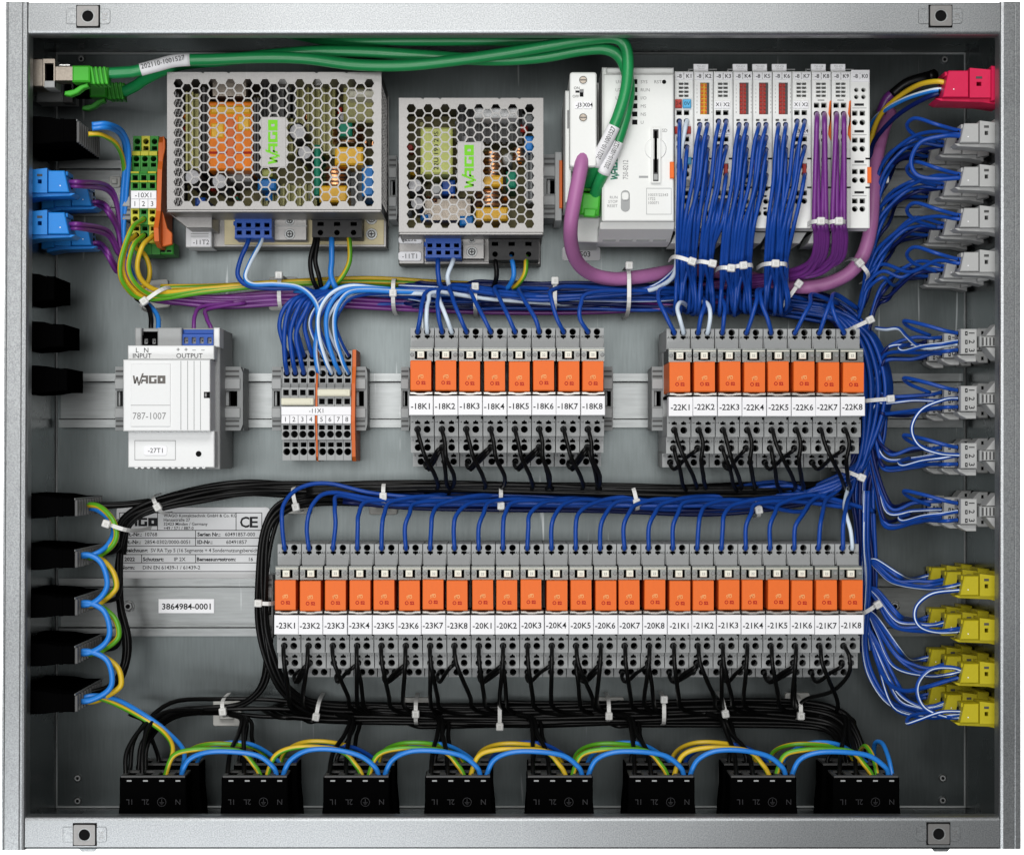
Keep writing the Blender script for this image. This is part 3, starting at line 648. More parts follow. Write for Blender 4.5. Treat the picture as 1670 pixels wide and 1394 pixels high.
# ---------------------------------------------------------------- perforated power supplies
def screw(mb, x, y, d, r, m=None):
    m = m or ZINC
    mb.cyl(x, y, r * 1.5, d - 1, d, m, 16, .6); mb.cyl(x, y, r, d - 4, d - 1, m, 14, 1.8)
    mb.box(x - r * .6, y - r * .16, x + r * .6, y + r * .16, d - 4.2, d - 3.9, DGREY); mb.box(x - r * .16, y - r * .6, x + r * .16, y + r * .6, d - 4.2, d - 3.9, DGREY)
def psu(name, label, x0, x1, y0, y1_, d, cols, rows, hx0, hy0, pxx, pyy, lg, skip_last):
    X0_, Y0_, X1_, Y1_ = R(x0, y0, x1, y1_, d); k = f(d)
    t = thing(name, label, 'power supply', ((X0_ + X1_) / 2, (Y0_ + Y1_) / 2, 338))
    m = MB(); holes = []
    L = R(*lg, d); hr = pyy * k * .50
    for c in range(cols):
        for r in range(rows - (c % 2)):
            x = qx(hx0, d) + c * pxx * k; y = qy(hy0, d) + (r + (c % 2) * .5) * pyy * k
            if L[0] + 3 < x < L[2] - 3 and L[1] + 3 < y < L[3] - 3: continue
            holes.append(hexa(x, y, hr))
    # notches in the upper edge
    o = [(X0_, Y0_)]
    for fr in (.17, .29, .70, .84): xx = X0_ + (X1_ - X0_) * fr; o += [(xx - 4, Y0_), (xx, Y0_ + 4), (xx + 1, Y0_)]
    o += [(X1_, Y0_), (X1_, Y1_), (X0_, Y1_)]
    m.lid(o, holes, d, 1.8, COVERM, HOLE, bottoms=False)
    m.ext([(X0_ + .5, Y1_ - 4), (X1_ - .5, Y1_ - 4), (X1_ + 1, Y1_ + 1.5), (X0_ - 1, Y1_ + 1.5)], d - 1.6, d + 8, COVERM, 'd', 1.5)
    m.build('perforated_cover', t)
    for s, xx in ((0, X0_), (1, X1_ - 2)):
        m = MB(); hs = []
        nr = int((Y1_ - Y0_ - 30) / (pyy * k)); r_ = pyy * k * .46
        for c in range(11):
            for r in range(nr):
                hs.append(circ(Y0_ + 22 + (r + (c % 2) * .5) * pyy * k, d + 16 + c * pxx * k, r_, 6))
        m.lid(rect(Y0_ + .5, d + 3.2, Y1_ - .5, 335), hs, xx, 2, COVERM, HOLE, 'x', bottoms=False); m.build('side_plate', t)
    m = MB(); m.box(X0_ + 2.5, Y0_ + 1, X1_ - 2.5, Y0_ + 3, d + 3.2, 335, COVERM); m.build('end_wall', t); m = MB(); m.box(X0_ + 2.5, Y1_ - 3, X1_ - 2.5, Y1_ - 1, d + 8.5, 236, COVERM)
    m.build('end_wall', t)
    m = MB(); m.box(X0_ + 3, Y0_ + 4, X1_ - 3, Y1_ - 4, 312, 316, PCB); m.build('circuit_board', t)
    m = MB(); m.box(L[0], L[1], L[2], L[3], d - .5, d + 3.4, COVERM, .3); cx, cy = (L[0] + L[2]) / 2, (L[1] + L[3]) / 2
    logo(m, cx - 1, cy, d - .9, L[3] - L[1] - 10, 16, GREENLOGO, -math.pi / 2); m.build('logo', t)
    return t
def inner(t, name, kind, px0, py0, px1, py1, d, mat, dd=None):
    """one component behind the perforated cover"""
    m = MB(); dd = dd or 311
    if kind == 'box': m.pbox(px0, py0, px1, py1, d, dd, mat, 3)
    elif kind == 'can':
        x, y, _ = q((px0 + px1) / 2, (py0 + py1) / 2, d); r = (px1 - px0) / 2 * f(d); m.cyl(x, y, r, d, dd, mat, 20, 2.5); m.cyl(x, y, r * .8, d - .3, d + 1, CANTOP if mat is SINK else mat, 18)
    elif kind == 'coil':
        x, y, _ = q((px0 + px1) / 2, (py0 + py1) / 2, d); w = (px1 - px0) / 2 * f(d); h = (py1 - py0) / 2 * f(d)
        n = max(4, int(h * 2 / 6))
        for k in range(n):
            yy = y - h + (k + .5) * 2 * h / n; m.ext(circ(x, d + w, w, 14), yy - 2.3, yy + 2.3, mat, 'y', .8, True)
        m.ext(circ(x, d + w, w * .8, 12), y - h, y + h, DULLMETAL, 'y')
    elif kind == 'fins':
        x0, y0, x1, y1_ = R(px0, py0, px1, py1, d); m.box(x0, y0, x1, y1_, d + 20, dd, mat)
        n = max(2, int((x1 - x0) / 9))
        for k in range(n): a = x0 + k * (x1 - x0) / n; m.box(a, y0, a + 3.2, y1_, d, d + 20, mat)
    return m.build(name, t)
A = psu('power_supply', 'wide perforated power supply with green lettering and tag -11T2', 272.5, 622, 118, 345.5, 110, 23, 13, 290.8, 136.3, 14.15, 16.1, (426, 191, 466, 273), 0)
for nm, k, a, b, c, e, d, mt in (
    ('transformer', 'box', 340, 166, 412, 278, 150, TAPE), ('core', 'box', 344, 128, 404, 160, 190, DULLMETAL), ('winding', 'coil', 345, 120, 402, 150, 200, COPPER),
    ('tape_band', 'box', 343, 172, 409, 186, 147, YTAPE), ('tape_band', 'box', 368, 192, 384, 276, 147, OPLATE), ('tape_band', 'box', 343, 200, 366, 226, 148, YTAPE), ('tape_band', 'box', 387, 188, 408, 214, 148, YTAPE), ('tape_band', 'box', 341, 246, 411, 252, 148, REDP),
    ('heat_sink', 'fins', 303, 150, 321, 278, 160, OLIVE), ('heat_sink', 'fins', 324, 142, 337, 280, 150, SINK),
    ('heat_sink', 'fins', 414, 160, 424, 284, 160, SINK), ('heat_sink', 'fins', 430, 126, 480, 190, 210, SINK), ('bracket', 'box', 452, 125, 470, 140, 160, STEEL), ('bracket', 'box', 512, 125, 526, 142, 160, STEEL),
    ('capacitor', 'can', 300, 275, 328, 303, 140, SINK), ('capacitor', 'can', 344, 282, 372, 310, 150, SINK), ('capacitor', 'can', 470, 200, 500, 230, 150, SINK), ('capacitor', 'can', 484, 236, 510, 262, 170, SINK),
    ('capacitor', 'box', 420, 292, 450, 310, 190, BLUEC), ('capacitor', 'box', 318, 322, 334, 336, 190, DBLUEC), ('capacitor', 'box', 590, 270, 610, 320, 190, BLUEC), ('capacitor', 'box', 476, 205, 494, 222, 230, DGREENLOGO),
    ('choke', 'box', 546, 240, 592, 269, 150, YTAPE), ('choke', 'box', 521, 303, 566, 330, 150, YTAPE), ('choke', 'coil', 525, 270, 566, 302, 170, COPPER), ('choke', 'coil', 540, 205, 592, 232, 190, COPPER),
    ('heat_sink', 'fins', 466, 130, 545, 250, 230, OLIVE), ('film_capacitor', 'box', 552, 200, 574, 222, 170, DGREENLOGO), ('terminal_board', 'box', 560, 126, 610, 200, 240, OLIVE), ('tape', 'box', 568, 146, 612, 158, 180, CREAM),
    ('connector', 'box', 366, 276, 410, 296, 200, LGREY), ('film_capacitor', 'box', 512, 236, 522, 320, 190, DGREENLOGO), ('heat_sink', 'fins', 425, 300, 515, 335, 240, OLIVE), ('heat_sink', 'fins', 568, 276, 590, 335, 220, MGREY), ('film_capacitor', 'box', 424, 276, 444, 288, 190, LIME)):
    inner(A, nm, k, a, b, c, e, d, mt)
def small_parts(t, x0, y0, x1, y1_, n):
    pal = (DGREENLOGO, SINK, BLUEC, OLIVE, REDP, COPPER, LGREY, YTAPE, SINK, LIME, MGREY, TAPE, OLIVE)
    for k in range(n):
        x, y = rnd.uniform(x0, x1), rnd.uniform(y0, y1_); w, h = rnd.uniform(5, 13), rnd.uniform(5, 13)
        inner(t, ('resistor', 'small_capacitor', 'diode')[k % 3], 'can' if k % 3 == 1 else 'box', x - w / 2, y - h / 2, x + w / 2, y + (w if k % 3 == 1 else h) / 2, rnd.uniform(235, 280), pal[k % len(pal)])
def psu_foot(t, x0, x1, ya, yb, base, d):
    m = MB(); m.box(qx(x0, d), qy(ya, d), qx(x1, d), qy(yb, d), d, 338, COVERM, 2); m.build('chassis', t)
    return t
small_parts(A, 300, 135, 610, 330, 60)
psu_foot(A, 340, 631, 340, 404, None, 292)
m = MB(); m.ext([(qx(273, 200), qy(346, 200)), (qx(346, 200), qy(346, 200)), (qx(346, 200), qy(372, 200)), (qx(305, 200), qy(372, 200))], 200, 300, COVERM, 'd', 1); m.build('corner_gusset', A)
m = MB(); m.pbox(366, 340, 626, 399, 288, 292, BASEC, .5); m.build('insulating_sheet', A)
m = MB(); m.pbox(303, 361, 345, 403, 262, 330, STICK, 1); m.pbox(312, 389, 343, 401.5, 261, 262, PAPER, .2)
m.text('-1 1L5', qx(327, 261), qy(366, 261), 261.5, 7, GINK, bold=0); m.text('-11T2', qx(328, 261), qy(395, 261), 260.7, 8.4, INK)
for yy in (376, 381, 385): m.box(qx(311, 261), qy(yy, 261), qx(340, 261), qy(yy + 1, 261), 261.6, 262, GINK)
m.build('tag_holder', A)
def plug(t, x0, y0, x1, y1_, n, d, mat, name):
    m = MB(); a, b, c, e = R(x0, y0, x1, y1_, d); w = (c - a) / n; h = e - b
    m.lid(rect(a, b, c, e), [rect(a + w * (k + .20), b + h * .30, a + w * (k + .76), b + h * .50) for k in range(n)] + [rect(a + w * (k + .20), b + h * .66, a + w * (k + .76), b + h * .86) for k in range(n)], d, 16, mat)
    m.box(a, b, c, e, d + 16, 287, mat); m.box(a - 3, b + h * .22, a, b + h * .40, d + 2, d + 30, mat, 1); m.box(a, b + h * .55, c, b + h * .60, d - 1.2, d, mat, .5)
    m.box(a - 1, e - h * .08, c + 1, e + 1, d + 4, 287, mat, 1)
    m.build(name, t)
plug(A, 383, 353, 443, 388, 4, 222, DBLUEC, 'output_plug')
m = MB(); a, b, c, e = R(509, 350, 590, 387, 222); m.lid(rect(a, b, c, e), [rect(a + (c - a) * (k + .32) / 3, b + 13, a + (c - a) * (k + .70) / 3, b + 20) for k in range(3)] + [circ(a + (c - a) * (k + .5) / 3, e - 8, 5, 10) for k in range(3)], 222, 16, BLACKP); m.box(a, b, c, e, 238, 287, BLACKP); m.box(a - 2, b + 7, c, b + 10, 220, 222, BLACKP, .8)
for k in range(3): m.box(a + 8 + k * 30, b - 2, a + 18 + k * 30, b + 1, 228, 240, STEEL, .5)
m.build('input_plug', A)
m = MB(); m.pbox(446, 352, 501, 393, 262, 287, COVERM, 2); m.pbox(446, 368, 501, 369.5, 261, 263, LGREY); screw(m, *q(472.5, 382, 262), 6.5); screw(m, *q(472.5, 360, 262), 5.5); m.build('bracket', A)
m = MB(); screw(m, *q(606, 382, 288), 7); screw(m, *q(606, 357, 288), 7); m.build('screw', A)

B = psu('power_supply', 'narrow perforated power supply with lime green capacitor inside and tag -11T1', 650.5, 886, 160, 382.5, 150, 15, 13, 670.8, 177, 13.77, 15.69, (746, 232, 786, 312), 0)
for nm, k, a, b, c, e, d, mt in (
    ('capacitor', 'box', 686, 208, 738, 284, 185, LIME), ('capacitor', 'can', 664, 290, 690, 316, 180, SINK), ('capacitor', 'can', 702, 298, 720, 318, 190, LGREY),
    ('capacitor', 'can', 668, 320, 692, 344, 200, SINK), ('heat_sink', 'fins', 744, 176, 852, 232, 230, SINK), ('sleeve', 'box', 774, 176, 846, 192, 175, WHITE), ('choke', 'coil', 788, 245, 818, 290, 190, COPPER),
    ('choke', 'box', 786, 286, 820, 304, 180, YTAPE), ('choke', 'box', 776, 338, 828, 360, 185, YTAPE), ('choke', 'coil', 772, 308, 822, 336, 195, COPPER), ('winding', 'box', 788, 250, 814, 280, 210, TAPE),
    ('film_capacitor', 'box', 826, 280, 842, 306, 190, DGREENLOGO), ('capacitor', 'box', 856, 222, 870, 246, 190, BLUEC), ('capacitor', 'box', 720, 294, 742, 316, 225, DBLUEC), ('capacitor', 'box', 750, 352, 772, 368, 225, BLUEC),
    ('connector', 'box', 852, 186, 870, 200, 200, MGREY), ('heat_sink', 'fins', 858, 250, 872, 330, 210, MGREY), ('terminal_board', 'box', 690, 322, 770, 362, 250, DULLMETAL), ('winding', 'coil', 836, 240, 856, 262, 200, COPPER), ('capacitor', 'can', 820, 250, 836, 266, 190, LGREY)):
    inner(B, nm, k, a, b, c, e, d, mt)
m = MB(); m.text('22U 190 29S', qx(711, 184), qy(246, 184), 184.5, 8, INK, -math.pi / 2, fit=66, bold=.01); m.build('capacitor_lettering', B)
small_parts(B, 666, 178, 872, 365, 36)
psu_foot(B, 652, 882, 380, 432, None, 292)
m = MB(); m.pbox(692, 384, 880, 427, 289, 292, COVERM, .5); m.build('insulating_sheet', B)
plug(B, 694, 387, 752, 420, 4, 222, DBLUEC, 'output_plug')
m = MB(); a, b, c, e = R(797, 390, 879, 424, 222); m.lid(rect(a, b, c, e), [rect(a + (c - a) * (k + .18) / 3, b + 5, a + (c - a) * (k + .56) / 3, b + 12) for k in range(3)] + [circ(a + (c - a) * (k + .38) / 3, e - 10, 5, 10) for k in range(3)], 222, 16, BLACKP); m.box(a, b, c, e, 238, 287, BLACKP); m.box(a - 1, b + 1, c + 1, b + 3, 220, 222, DGREY, .8); m.build('input_plug', B)
m = MB(); m.pbox(754, 388, 790, 423, 262, 288, COVERM, 1.5); m.pbox(754, 398, 790, 399.2, 261, 263, LGREY); screw(m, *q(769.5, 411, 262), 6.5); screw(m, *q(769.5, 391, 262), 4); m.build('bracket', B)
m = MB(); m.pbox(650, 384, 692, 431, 285, 330, COVERM, 1.5); m.ext(rrect(*R(650, 386, 688, 397, 280), 4), 280, 285, PAPER, 'd', .4); m.text('-2232', qx(668, 280), qy(389.5, 280), 279.7, 7.5, INK)
m.ext(rrect(*R(649.5, 410.5, 687, 425.5, 280), 5), 280, 285, PAPER, 'd', .4); m.text('-11T1', qx(668, 280), qy(417.7, 280), 279.7, 8.4, INK); m.build('tag_holder', B)
m = MB(); m.pbox(905, 248, 916, 360, 225, 337, LGREY, 1); m.ext([(qx(912, 225), qy(262, 225)), (qx(917, 225), qy(262, 225)), (qx(917, 225), qy(340, 225)), (qx(912, 225), qy(340, 225))], 222, 337, OPLATE, 'd', 1)
tag(m.build('end_plate'), 'orange edged end plate between power supply and the bus plug', 'end plate')

# ---------------------------------------------------------------- bus plug with the mauve cable
t = thing('bus_plug', 'pale grey bus plug with ON OFF switch and the mauve cable', 'plug', (*q(951, 190, 130)[:2], 300))
d = 70; m = MB(); m.ext(rrect(*R(929.5, 118, 973, 272, d), 4, 2), d, 200, PLCW, 'd', 2); m.build('plug_shell', t)
m = MB(); m.pbox(922, 148, 932, 330, 120, 300, PLCW, 1.5); m.pbox(925, 180, 928.5, 210, 119.5, 121, GINK); m.build('rear_shell', t)
for py in (131, 192):
    x, y, _ = q(951, py, d); m = MB(); m.lid(circ(x, y, 7.6, 16), [circ(x, y, 6.6, 16)], d - 1, .6, PLCW, HOLE); m.cyl(x, y, 6.0, d - 1.2, d - .5, DULLMETAL, 16, .5); m.box(x - 5, y - .8, x + 5, y + .8, d - 1.5, d - 1.1, DGREY); m.build('screw', t)
m = MB(); m.pbox(945.5, 146, 951.5, 158, d - .4, d + 2, HOLE); m.pbox(945.5, 146, 951.5, 151, d - 2.5, d, GINK, .5); m.pbox(938.5, 148, 945, 151.5, d - .5, d, INK); m.text('ON', qx(940.5, d), qy(143.8, d), d - .3, 4.4, INK); m.text('OFF', qx(939, d), qy(157.5, d), d - .3, 4.4, INK); m.build('switch', t)
for a, b, s in ((937.5, 950, '-J3'), (952, 965, 'X04')):
    m = MB(); m.pbox(a, 165.5, b, 177.5, d - 1.5, d, PAPER, .4); m.text(s, qx((a + b) / 2, d), qy(171.5, d), d - 1.8, 6.6, INK, bold=.015); m.build('tag', t)

# ---------------------------------------------------------------- controller
t = thing('controller', 'pale grey controller with card slot, lamp column and slide switch', 'controller', (*q(1040, 240, 150)[:2], 338))
d = 100; m = MB(); m.pbox(984, 121, 1099, 361, d, 210, PLCW, 2)
m.pbox(987, 110.5, 1099, 121.5, d + 8, 210, PLCW, 2); m.pbox(982, 110, 990, 360, d + 3, 210, PLCW, 2)
m.build('front_case', t)
m = MB(); xa, xb = qx(978, 120), qx(1100, d)
m.ext([(qy(361.5, d), d + 6), (qy(361.5, d), 300), (qy(395, 230), 300), (qy(397, 190), 250), (qy(394, 180), 190), (qy(372, d), 116)], xa, xb, PLCW, 'x', 1.5)
for r in range(5):
    for c in range(4): x = xa + 8 + c * 29 + (r % 2) * 8; y = qy(368 + 5.2 * r, 150); m.box(x, y, x + 22, y + 1.6, 122 + r * 13, 134 + r * 13, LGREY, .4)
m.build('vent', t)
m = MB(); m.box(xa, qy(115, d), xb - 2, qy(361, d), 212, 336, PLCW); m.box(qx(940, 200), qy(330, 200), xa + 4, qy(395, 200), 200, 336, PLCW, 2); m.build('rear_case', t)
for k in range(6):
    y = 133.5 + 13.2 * k; m = MB(); m.pbox(1031, y - 4, 1039.5, y + 4, d - .6, d + 2, HOLE, .4); m.build('lamp', t)
m = MB()
for k, s in enumerate(('SYS', 'RUN', 'I/O', 'MS', 'NS', 'U')): m.text(s, qx(1045, d), qy(133.8 + 13.2 * k, d), d - .3, 5.4, GINK, align='l')
for k, s in enumerate(('U1', 'U2', 'U3')): m.text(s, qx(1008, d), qy(133.8 + 13.2 * k, d), d - .3, 5.4, GINK)
m.text('RST', qx(1073, d), qy(133.8, d), d - .3, 5.4, GINK); m.text('SD', qx(1084, d), qy(213, d), d - .3, 5.4, GINK); m.text('750-8212', qx(1020, d), qy(277, d), d - .3, 9, GINK, -math.pi / 2, fit=32)
for k, s in enumerate(('RUN', 'STOP', 'RESET')): m.text(s, qx(1007, d), qy(322 + 7 * k, d), d - .3, 4.6, GINK, align='r')
for k, s in enumerate(('10037/22343', '1722', '100071')): m.text(s, qx(1057.5, d), qy(318 + 6.5 * k, d), d - .3, 4.6, GINK, align='l')
logo(m, qx(1001.5, d), qy(274, d), d - .3, 40, 12, DGREENLOGO, -math.pi / 2); m.build('lettering', t)
m = MB(); m.lid(circ(qx(1083, d), qy(134, d), 4.6, 14), [circ(qx(1083, d), qy(134, d), 3.6, 14)], d - .6, .4, PLCW, HOLE); m.build('reset_button', t)
x, y, _ = q(1069, 243, d); m = MB(); m.cyl(x, y, 18.5, d - 1.6, d, PLCW, 26, 1.3); m.build('thumb_recess', t)
m = MB(); a, b, c, e = R(1061.5, 209.5, 1077, 299, d); m.lid(rect(a, b, c, e), [rect(a + 3.4, b + 2.5, c - 3.4, e - 2.5)], d - 5, 4.4, PLCW, DGREY); m.box(a + 5.6, b + 5, c - 5.8, e - 18, d - 3.5, d - .5, BLACK, .6); m.box(a + 4.5, e - 15, c - 4.5, e - 5, d - 3.8, d - .5, LGREY, .6); m.build('card_slot', t)
m = MB(); m.pbox(1042, 287, 1057, 290, d - 1, d, LGREY, .3); m.build('card_mark', t)
m = MB(); m.ext(rrect(*R(1012.5, 310.5, 1027, 345.5, d), 7, 4), d - 1, d, LGREY, 'd', .4); m.ext(rrect(*R(1014, 314, 1025.5, 327, d), 4, 3), d - 4, d - 1, PLCW, 'd', 1.2); m.build('slide_switch', t)
m = MB(); m.lid(rect(*R(1054, 307, 1095, 350, d)), [rect(*R(1054.7, 307.7, 1094.3, 349.3, d))], d - .5, .4, LGREY, LGREY, bottoms=False); m.build('print_frame', t)
m = MB(); m.pbox(1092.5, 264, 1099.6, 291, d - 4, d + 10, ORANGE, 1); m.build('release_tab', t)
m = MB(); a, b, c, e = R(942, 286, 980, 352, 150); m.lid(rect(a, b, c, e), [rect(a + 5, b + 5, c - 5, e - 5)], 150, 30, GREENP, HOLE); m.box(a, b, c, e, 180, 300, PLCW); m.build('network_socket', t)

# ---------------------------------------------------------------- input and output modules
MODS = [(1, 'A', 'red'), (2, 'B', AMBER), (3, 'A', 'x'), (4, 'B', REDW), (5, 'B', REDW), (6, 'B', REDW), (7, 'A', 'x'), (8, 'C', 0), (9, 'C', 0), (0, 'E', 0)]
DM = 118
def module(i, typ, arg):
    pl = 1100.3 + 32 * ((i - 1) if i else 9) - (1 if i == 0 else 0); x0 = qx(pl, DM); w = 31.4 * f(DM) - .6; c1, c2 = x0 + w * .24, x0 + w * .63
    lbs = {1: 'module with red and blue caps beside the controller', 2: 'module with the amber window', 3: 'module between the amber window and the first red window', 4: 'module with a red window nearest to the amber one', 5: 'middle module of the three with red windows',
           6: 'module with a red window nearest to the purple wires', 7: 'module with tag pair between red window and purple wires', 8: 'module with purple wires nearest to the blue ones', 9: 'module with purple wires beside the end module', 0: 'end module without wires'}
    t = thing('io_module', 'pale ' + lbs[i] + ', tag K%d' % i, 'io module', (x0 + w / 2, qy(250, 338), 338), 'input and output modules in a row')
    Y = lambda p: qy(p, DM); ybot = Y(372)
    sq = lambda x, py, a=4.6, b=4.3: rect(x - a, Y(py) - b, x + a, Y(py) + b)
    H = []
    if typ in 'AC':
        H += [rect(x0 + w * .22 + k * 9 , Y(137 + 6.5 * r) - 2, x0 + w * .22 + k * 9 + 7.6, Y(137 + 6.5 * r) + 2) for r in range(4) for k in (0, 1)]
    if typ == 'A': ys = [(184, 198), (227, 240), (271, 284), (315, 328)]
    elif typ == 'C': ys = [(172, 186), (216, 229), (260, 273), (304, 317)]
    elif typ == 'E': ys = [(185, 200), (229, 243), (280, 294), (328, 341)]
    else: ys = [(196, 203.5), (216, 224.5), (236, 244.5), (257, 265.5), (278, 286.5), (299, 307.5), (320, 328.5), (340, 348)]
    if typ == 'E': H += [circ(x0 + w * .30 + k * 12, Y(147 + 11.5 * r), 3.8, 12) for r in (0, 1) for k in (0, 1)]; c1, c2 = x0 + w * .22, x0 + w * .62
    if typ == 'B': H += [rect(x0 + w * .31, Y(135), x0 + w * .80, Y(187))]
    for a, b in ys:
        for cx in (c1, c2):
            if typ == 'B': H += [rect(cx - 2.9, Y(a) - 1.8, cx + 3.2, Y(a) + 1.8), circ(cx + 1.5, Y(b), 4.7, 12)]
            else: H += [sq(cx, a), circ(cx, Y(b), 5.0, 12)]
    m = MB(); m.lid(rect(x0, Y(117), x0 + w, ybot), H, DM, 14, PLCW)
    m.ext([(Y(117), DM + 14), (ybot, DM + 14), (ybot + 2, 150), (ybot - 24, 300), (ybot - 24, 337), (Y(117), 337)], x0, x0 + w, PLCW, 'x')
    m.box(x0 + w - 1.5, Y(131), x0 + w - .9, ybot, DM - .3, DM + 1, LGREY)
    for py in (259, 306): m.box(x0 + w - 7, Y(py) - 1.4, x0 + w + .3, Y(py) + 1.4, DM - .5, DM + 2, HOLE)
    m.build('module_case', t)
    m = MB(); m.box(x0 + 1.5, Y(118.5), x0 + w * .46, Y(131), DM - 2.4, DM, PAPER, .4); m.box(x0 + w * .5, Y(118.5), x0 + w - 1, Y(131), DM - 2.4, DM, PAPER, .4)
    m.text('-8', x0 + w * .25, Y(124.8), DM - 2.7, 6.6, INK, bold=.012); m.text('K%d' % i if i else 'K0', x0 + w * .74, Y(124.8), DM - 2.7, 6.6, INK, bold=.012)
    for yy in (121, 128.4): m.text('%d' % ((i + 4) % 9 + 1), x0 + w * .48, Y(yy), DM - 2.7, 2.6, GINK)
    m.build('marker', t)
    if typ in 'AC':
        m = MB(); m.lid(rect(x0 + w * .15, Y(132.5), x0 + w * .82, Y(160.5)), [rect(x0 + w * .15 + 1.2, Y(132.5) + 1.2, x0 + w * .82 - 1.2, Y(160.5) - 1.2)], DM - .8, .8, PLCW, bottoms=False)
        for r in range(4): m.box(x0 + w * .22 + 7, Y(137 + 6.5 * r) - .8, x0 + w * .22 + 10, Y(137 + 6.5 * r) + .8, DM - .2, DM + 6, LGREY)
        m.build('lamp_frame', t)
    if typ == 'A' and arg == 'red':
        for a, b, mt, s in ((.02, .37, REDP, '24'), (.42, .86, LTBLUE, '0V')):
            m = MB(); m.box(x0 + w * a, Y(163), x0 + w * b, Y(177), DM - 6, DM, mt, 1.5); m.text(s, x0 + w * (a + b) / 2, Y(170), DM - 6.3, 6.5, INK); m.build('terminal_cap', t)
        for a, b, py, mt in ((.0, .22, 213, REDP), (.55, .85, 213, REDP), (.55, .88, 263, LTBLUE), (.45, .8, 300, LGREY)):
            m = MB(); m.box(x0 + w * a, Y(py - 6), x0 + w * b, Y(py + 6), DM - 5, DM, mt, 1.2); m.build('terminal_cap', t)
    elif typ == 'A':
        for n_, (py, s) in enumerate(((171, ('X1', 'X2')), (214, ('X3', 'X4')))):
            m = MB()
            for a, b, tx in ((.03, .42, s[0]), (.46, .85, s[1])): m.box(x0 + w * a, Y(py - 6), x0 + w * b, Y(py + 6), DM - 2, DM, PAPER, .4); m.text(tx, x0 + w * (a + b) / 2, Y(py), DM - 2.3, 6.2, INK, bold=.012)
            m.build('tag', t)
        m = MB(); m.box(x0 + w * .52, Y(268), x0 + w * .72, Y(293), DM - 5, DM, REDP, 1); m.build('release_tab', t)
    elif typ == 'B':
        xa, xb = x0 + w * .31, x0 + w * .80
        m = MB(); m.box(xa + .3, Y(135.3), xb - .3, Y(186.7), DM + 5, DM + 13.5, arg, .5)
        for r in range(8):
            y = Y(139 + 6.2 * r)
            for k in (0, 1): m.box(xa + 1.5 + k * 6.6, y - 2, xa + 5.6 + k * 6.6, y + 2, DM + 3, DM + 6, REDP if arg is REDW else OPLATE, .6)
        m.box(xb - 4.2, Y(135.3), xb - .3, Y(186.7), DM + 2, DM + 6, DGREY); m.build('window', t)
        m = MB(); m.box(x0 + w * .02, Y(269), x0 + w * .12, Y(285), DM - 4, DM, REDP, .8); m.build('release_tab', t)
        m = MB()
        for k in range(8):
            for cx in (.14, .93): m.text(str(k + 1), x0 + w * cx, Y(140 + 6.2 * k), DM - .3, 2.8, GINK)
        m.build('lettering', t)
    elif typ == 'C':
        m = MB(); m.ext([(x0 + w - 2.5, Y(166)), (x0 + w + .2, Y(164)), (x0 + w + .2, Y(230)), (x0 + w - 5, Y(220)), (x0 + w - 4, Y(207)), (x0 + w - 1, Y(196)), (x0 + w - 4.5, Y(185))], DM - 3, DM + 4, ORANGE, 'd', .6); m.build('release_tab', t)
        m = MB(); m.box(x0 + w * .3, Y(163.2), x0 + w * .65, Y(164.4), DM - .4, DM, INK); m.build('print_line', t)
    if typ == 'E':
        m = MB()
        for py in (171, 214.5, 264, 314): m.box(x0 + w * .08, Y(py + 5), x0 + w * .84, Y(py + 6), DM - .5, DM, LGREY); m.text('BLANK', x0 + w * .46, Y(py), DM - .3, 4.4, INK, bold=.03) if False else m.box(x0 + w * .20, Y(py) - 2, x0 + w * .70, Y(py) + 2, DM - .4, DM, INK)
        m.build('print_line', t)
        m = MB(); m.box(x0 + w - 4, Y(273), x0 + w + 3, Y(299), DM - 3, DM + 4, ORANGE, 1); m.build('release_tab', t)
        m = MB(); m.box(x0 + 1, Y(114.5), x0 + w, Y(134), DM - 1.5, DM, PAPER, .6); m.build('marker_plate', t)
    if i in (2, 4, 5, 6, 8, 9):
        m = MB(); m.box(x0 - .5, Y(103.5), x0 + w * .76, Y(115.5), DM + 6, DM + 14, PAPER, .6); m.text('750-%d' % (430 + i), x0 + w * .38, Y(107.5), DM + 5.7, 3.2, LGREY); m.text('750-530', x0 + w * .38, Y(111), DM + 5.7, 2.4, LGREY); m.build('top_tag', t)
        m = MB(); m.box(x0 - 9, Y(110), x0 + w + 8, Y(112), DM + 14, DM + 18, LGREY, .4); m.box(x0 - 9, Y(110), x0 - 7, Y(117), DM + 14, DM + 18, LGREY); m.build('tag_bracket', t)
    return t
for a in MODS: module(*a)
m = MB()
for k in range(10): xk = qx(1100.3 + 32 * k, 190); m.ext([(xk + 3, qy(378, 190)), (xk + 26, qy(378, 190)), (xk + 14, qy(398, 210)), (xk - 6, qy(398, 210))], 200 , 300, PLCW, 'd', 1) if k != 9 else None
m.build('module_foot'); o = bpy.data.objects['module_foot']; o.name = 'module_base'; ORG['module_base'] = ORG['module_foot']
tag(o, 'pale grey sloping carrier under the row of input output modules', 'carrier')
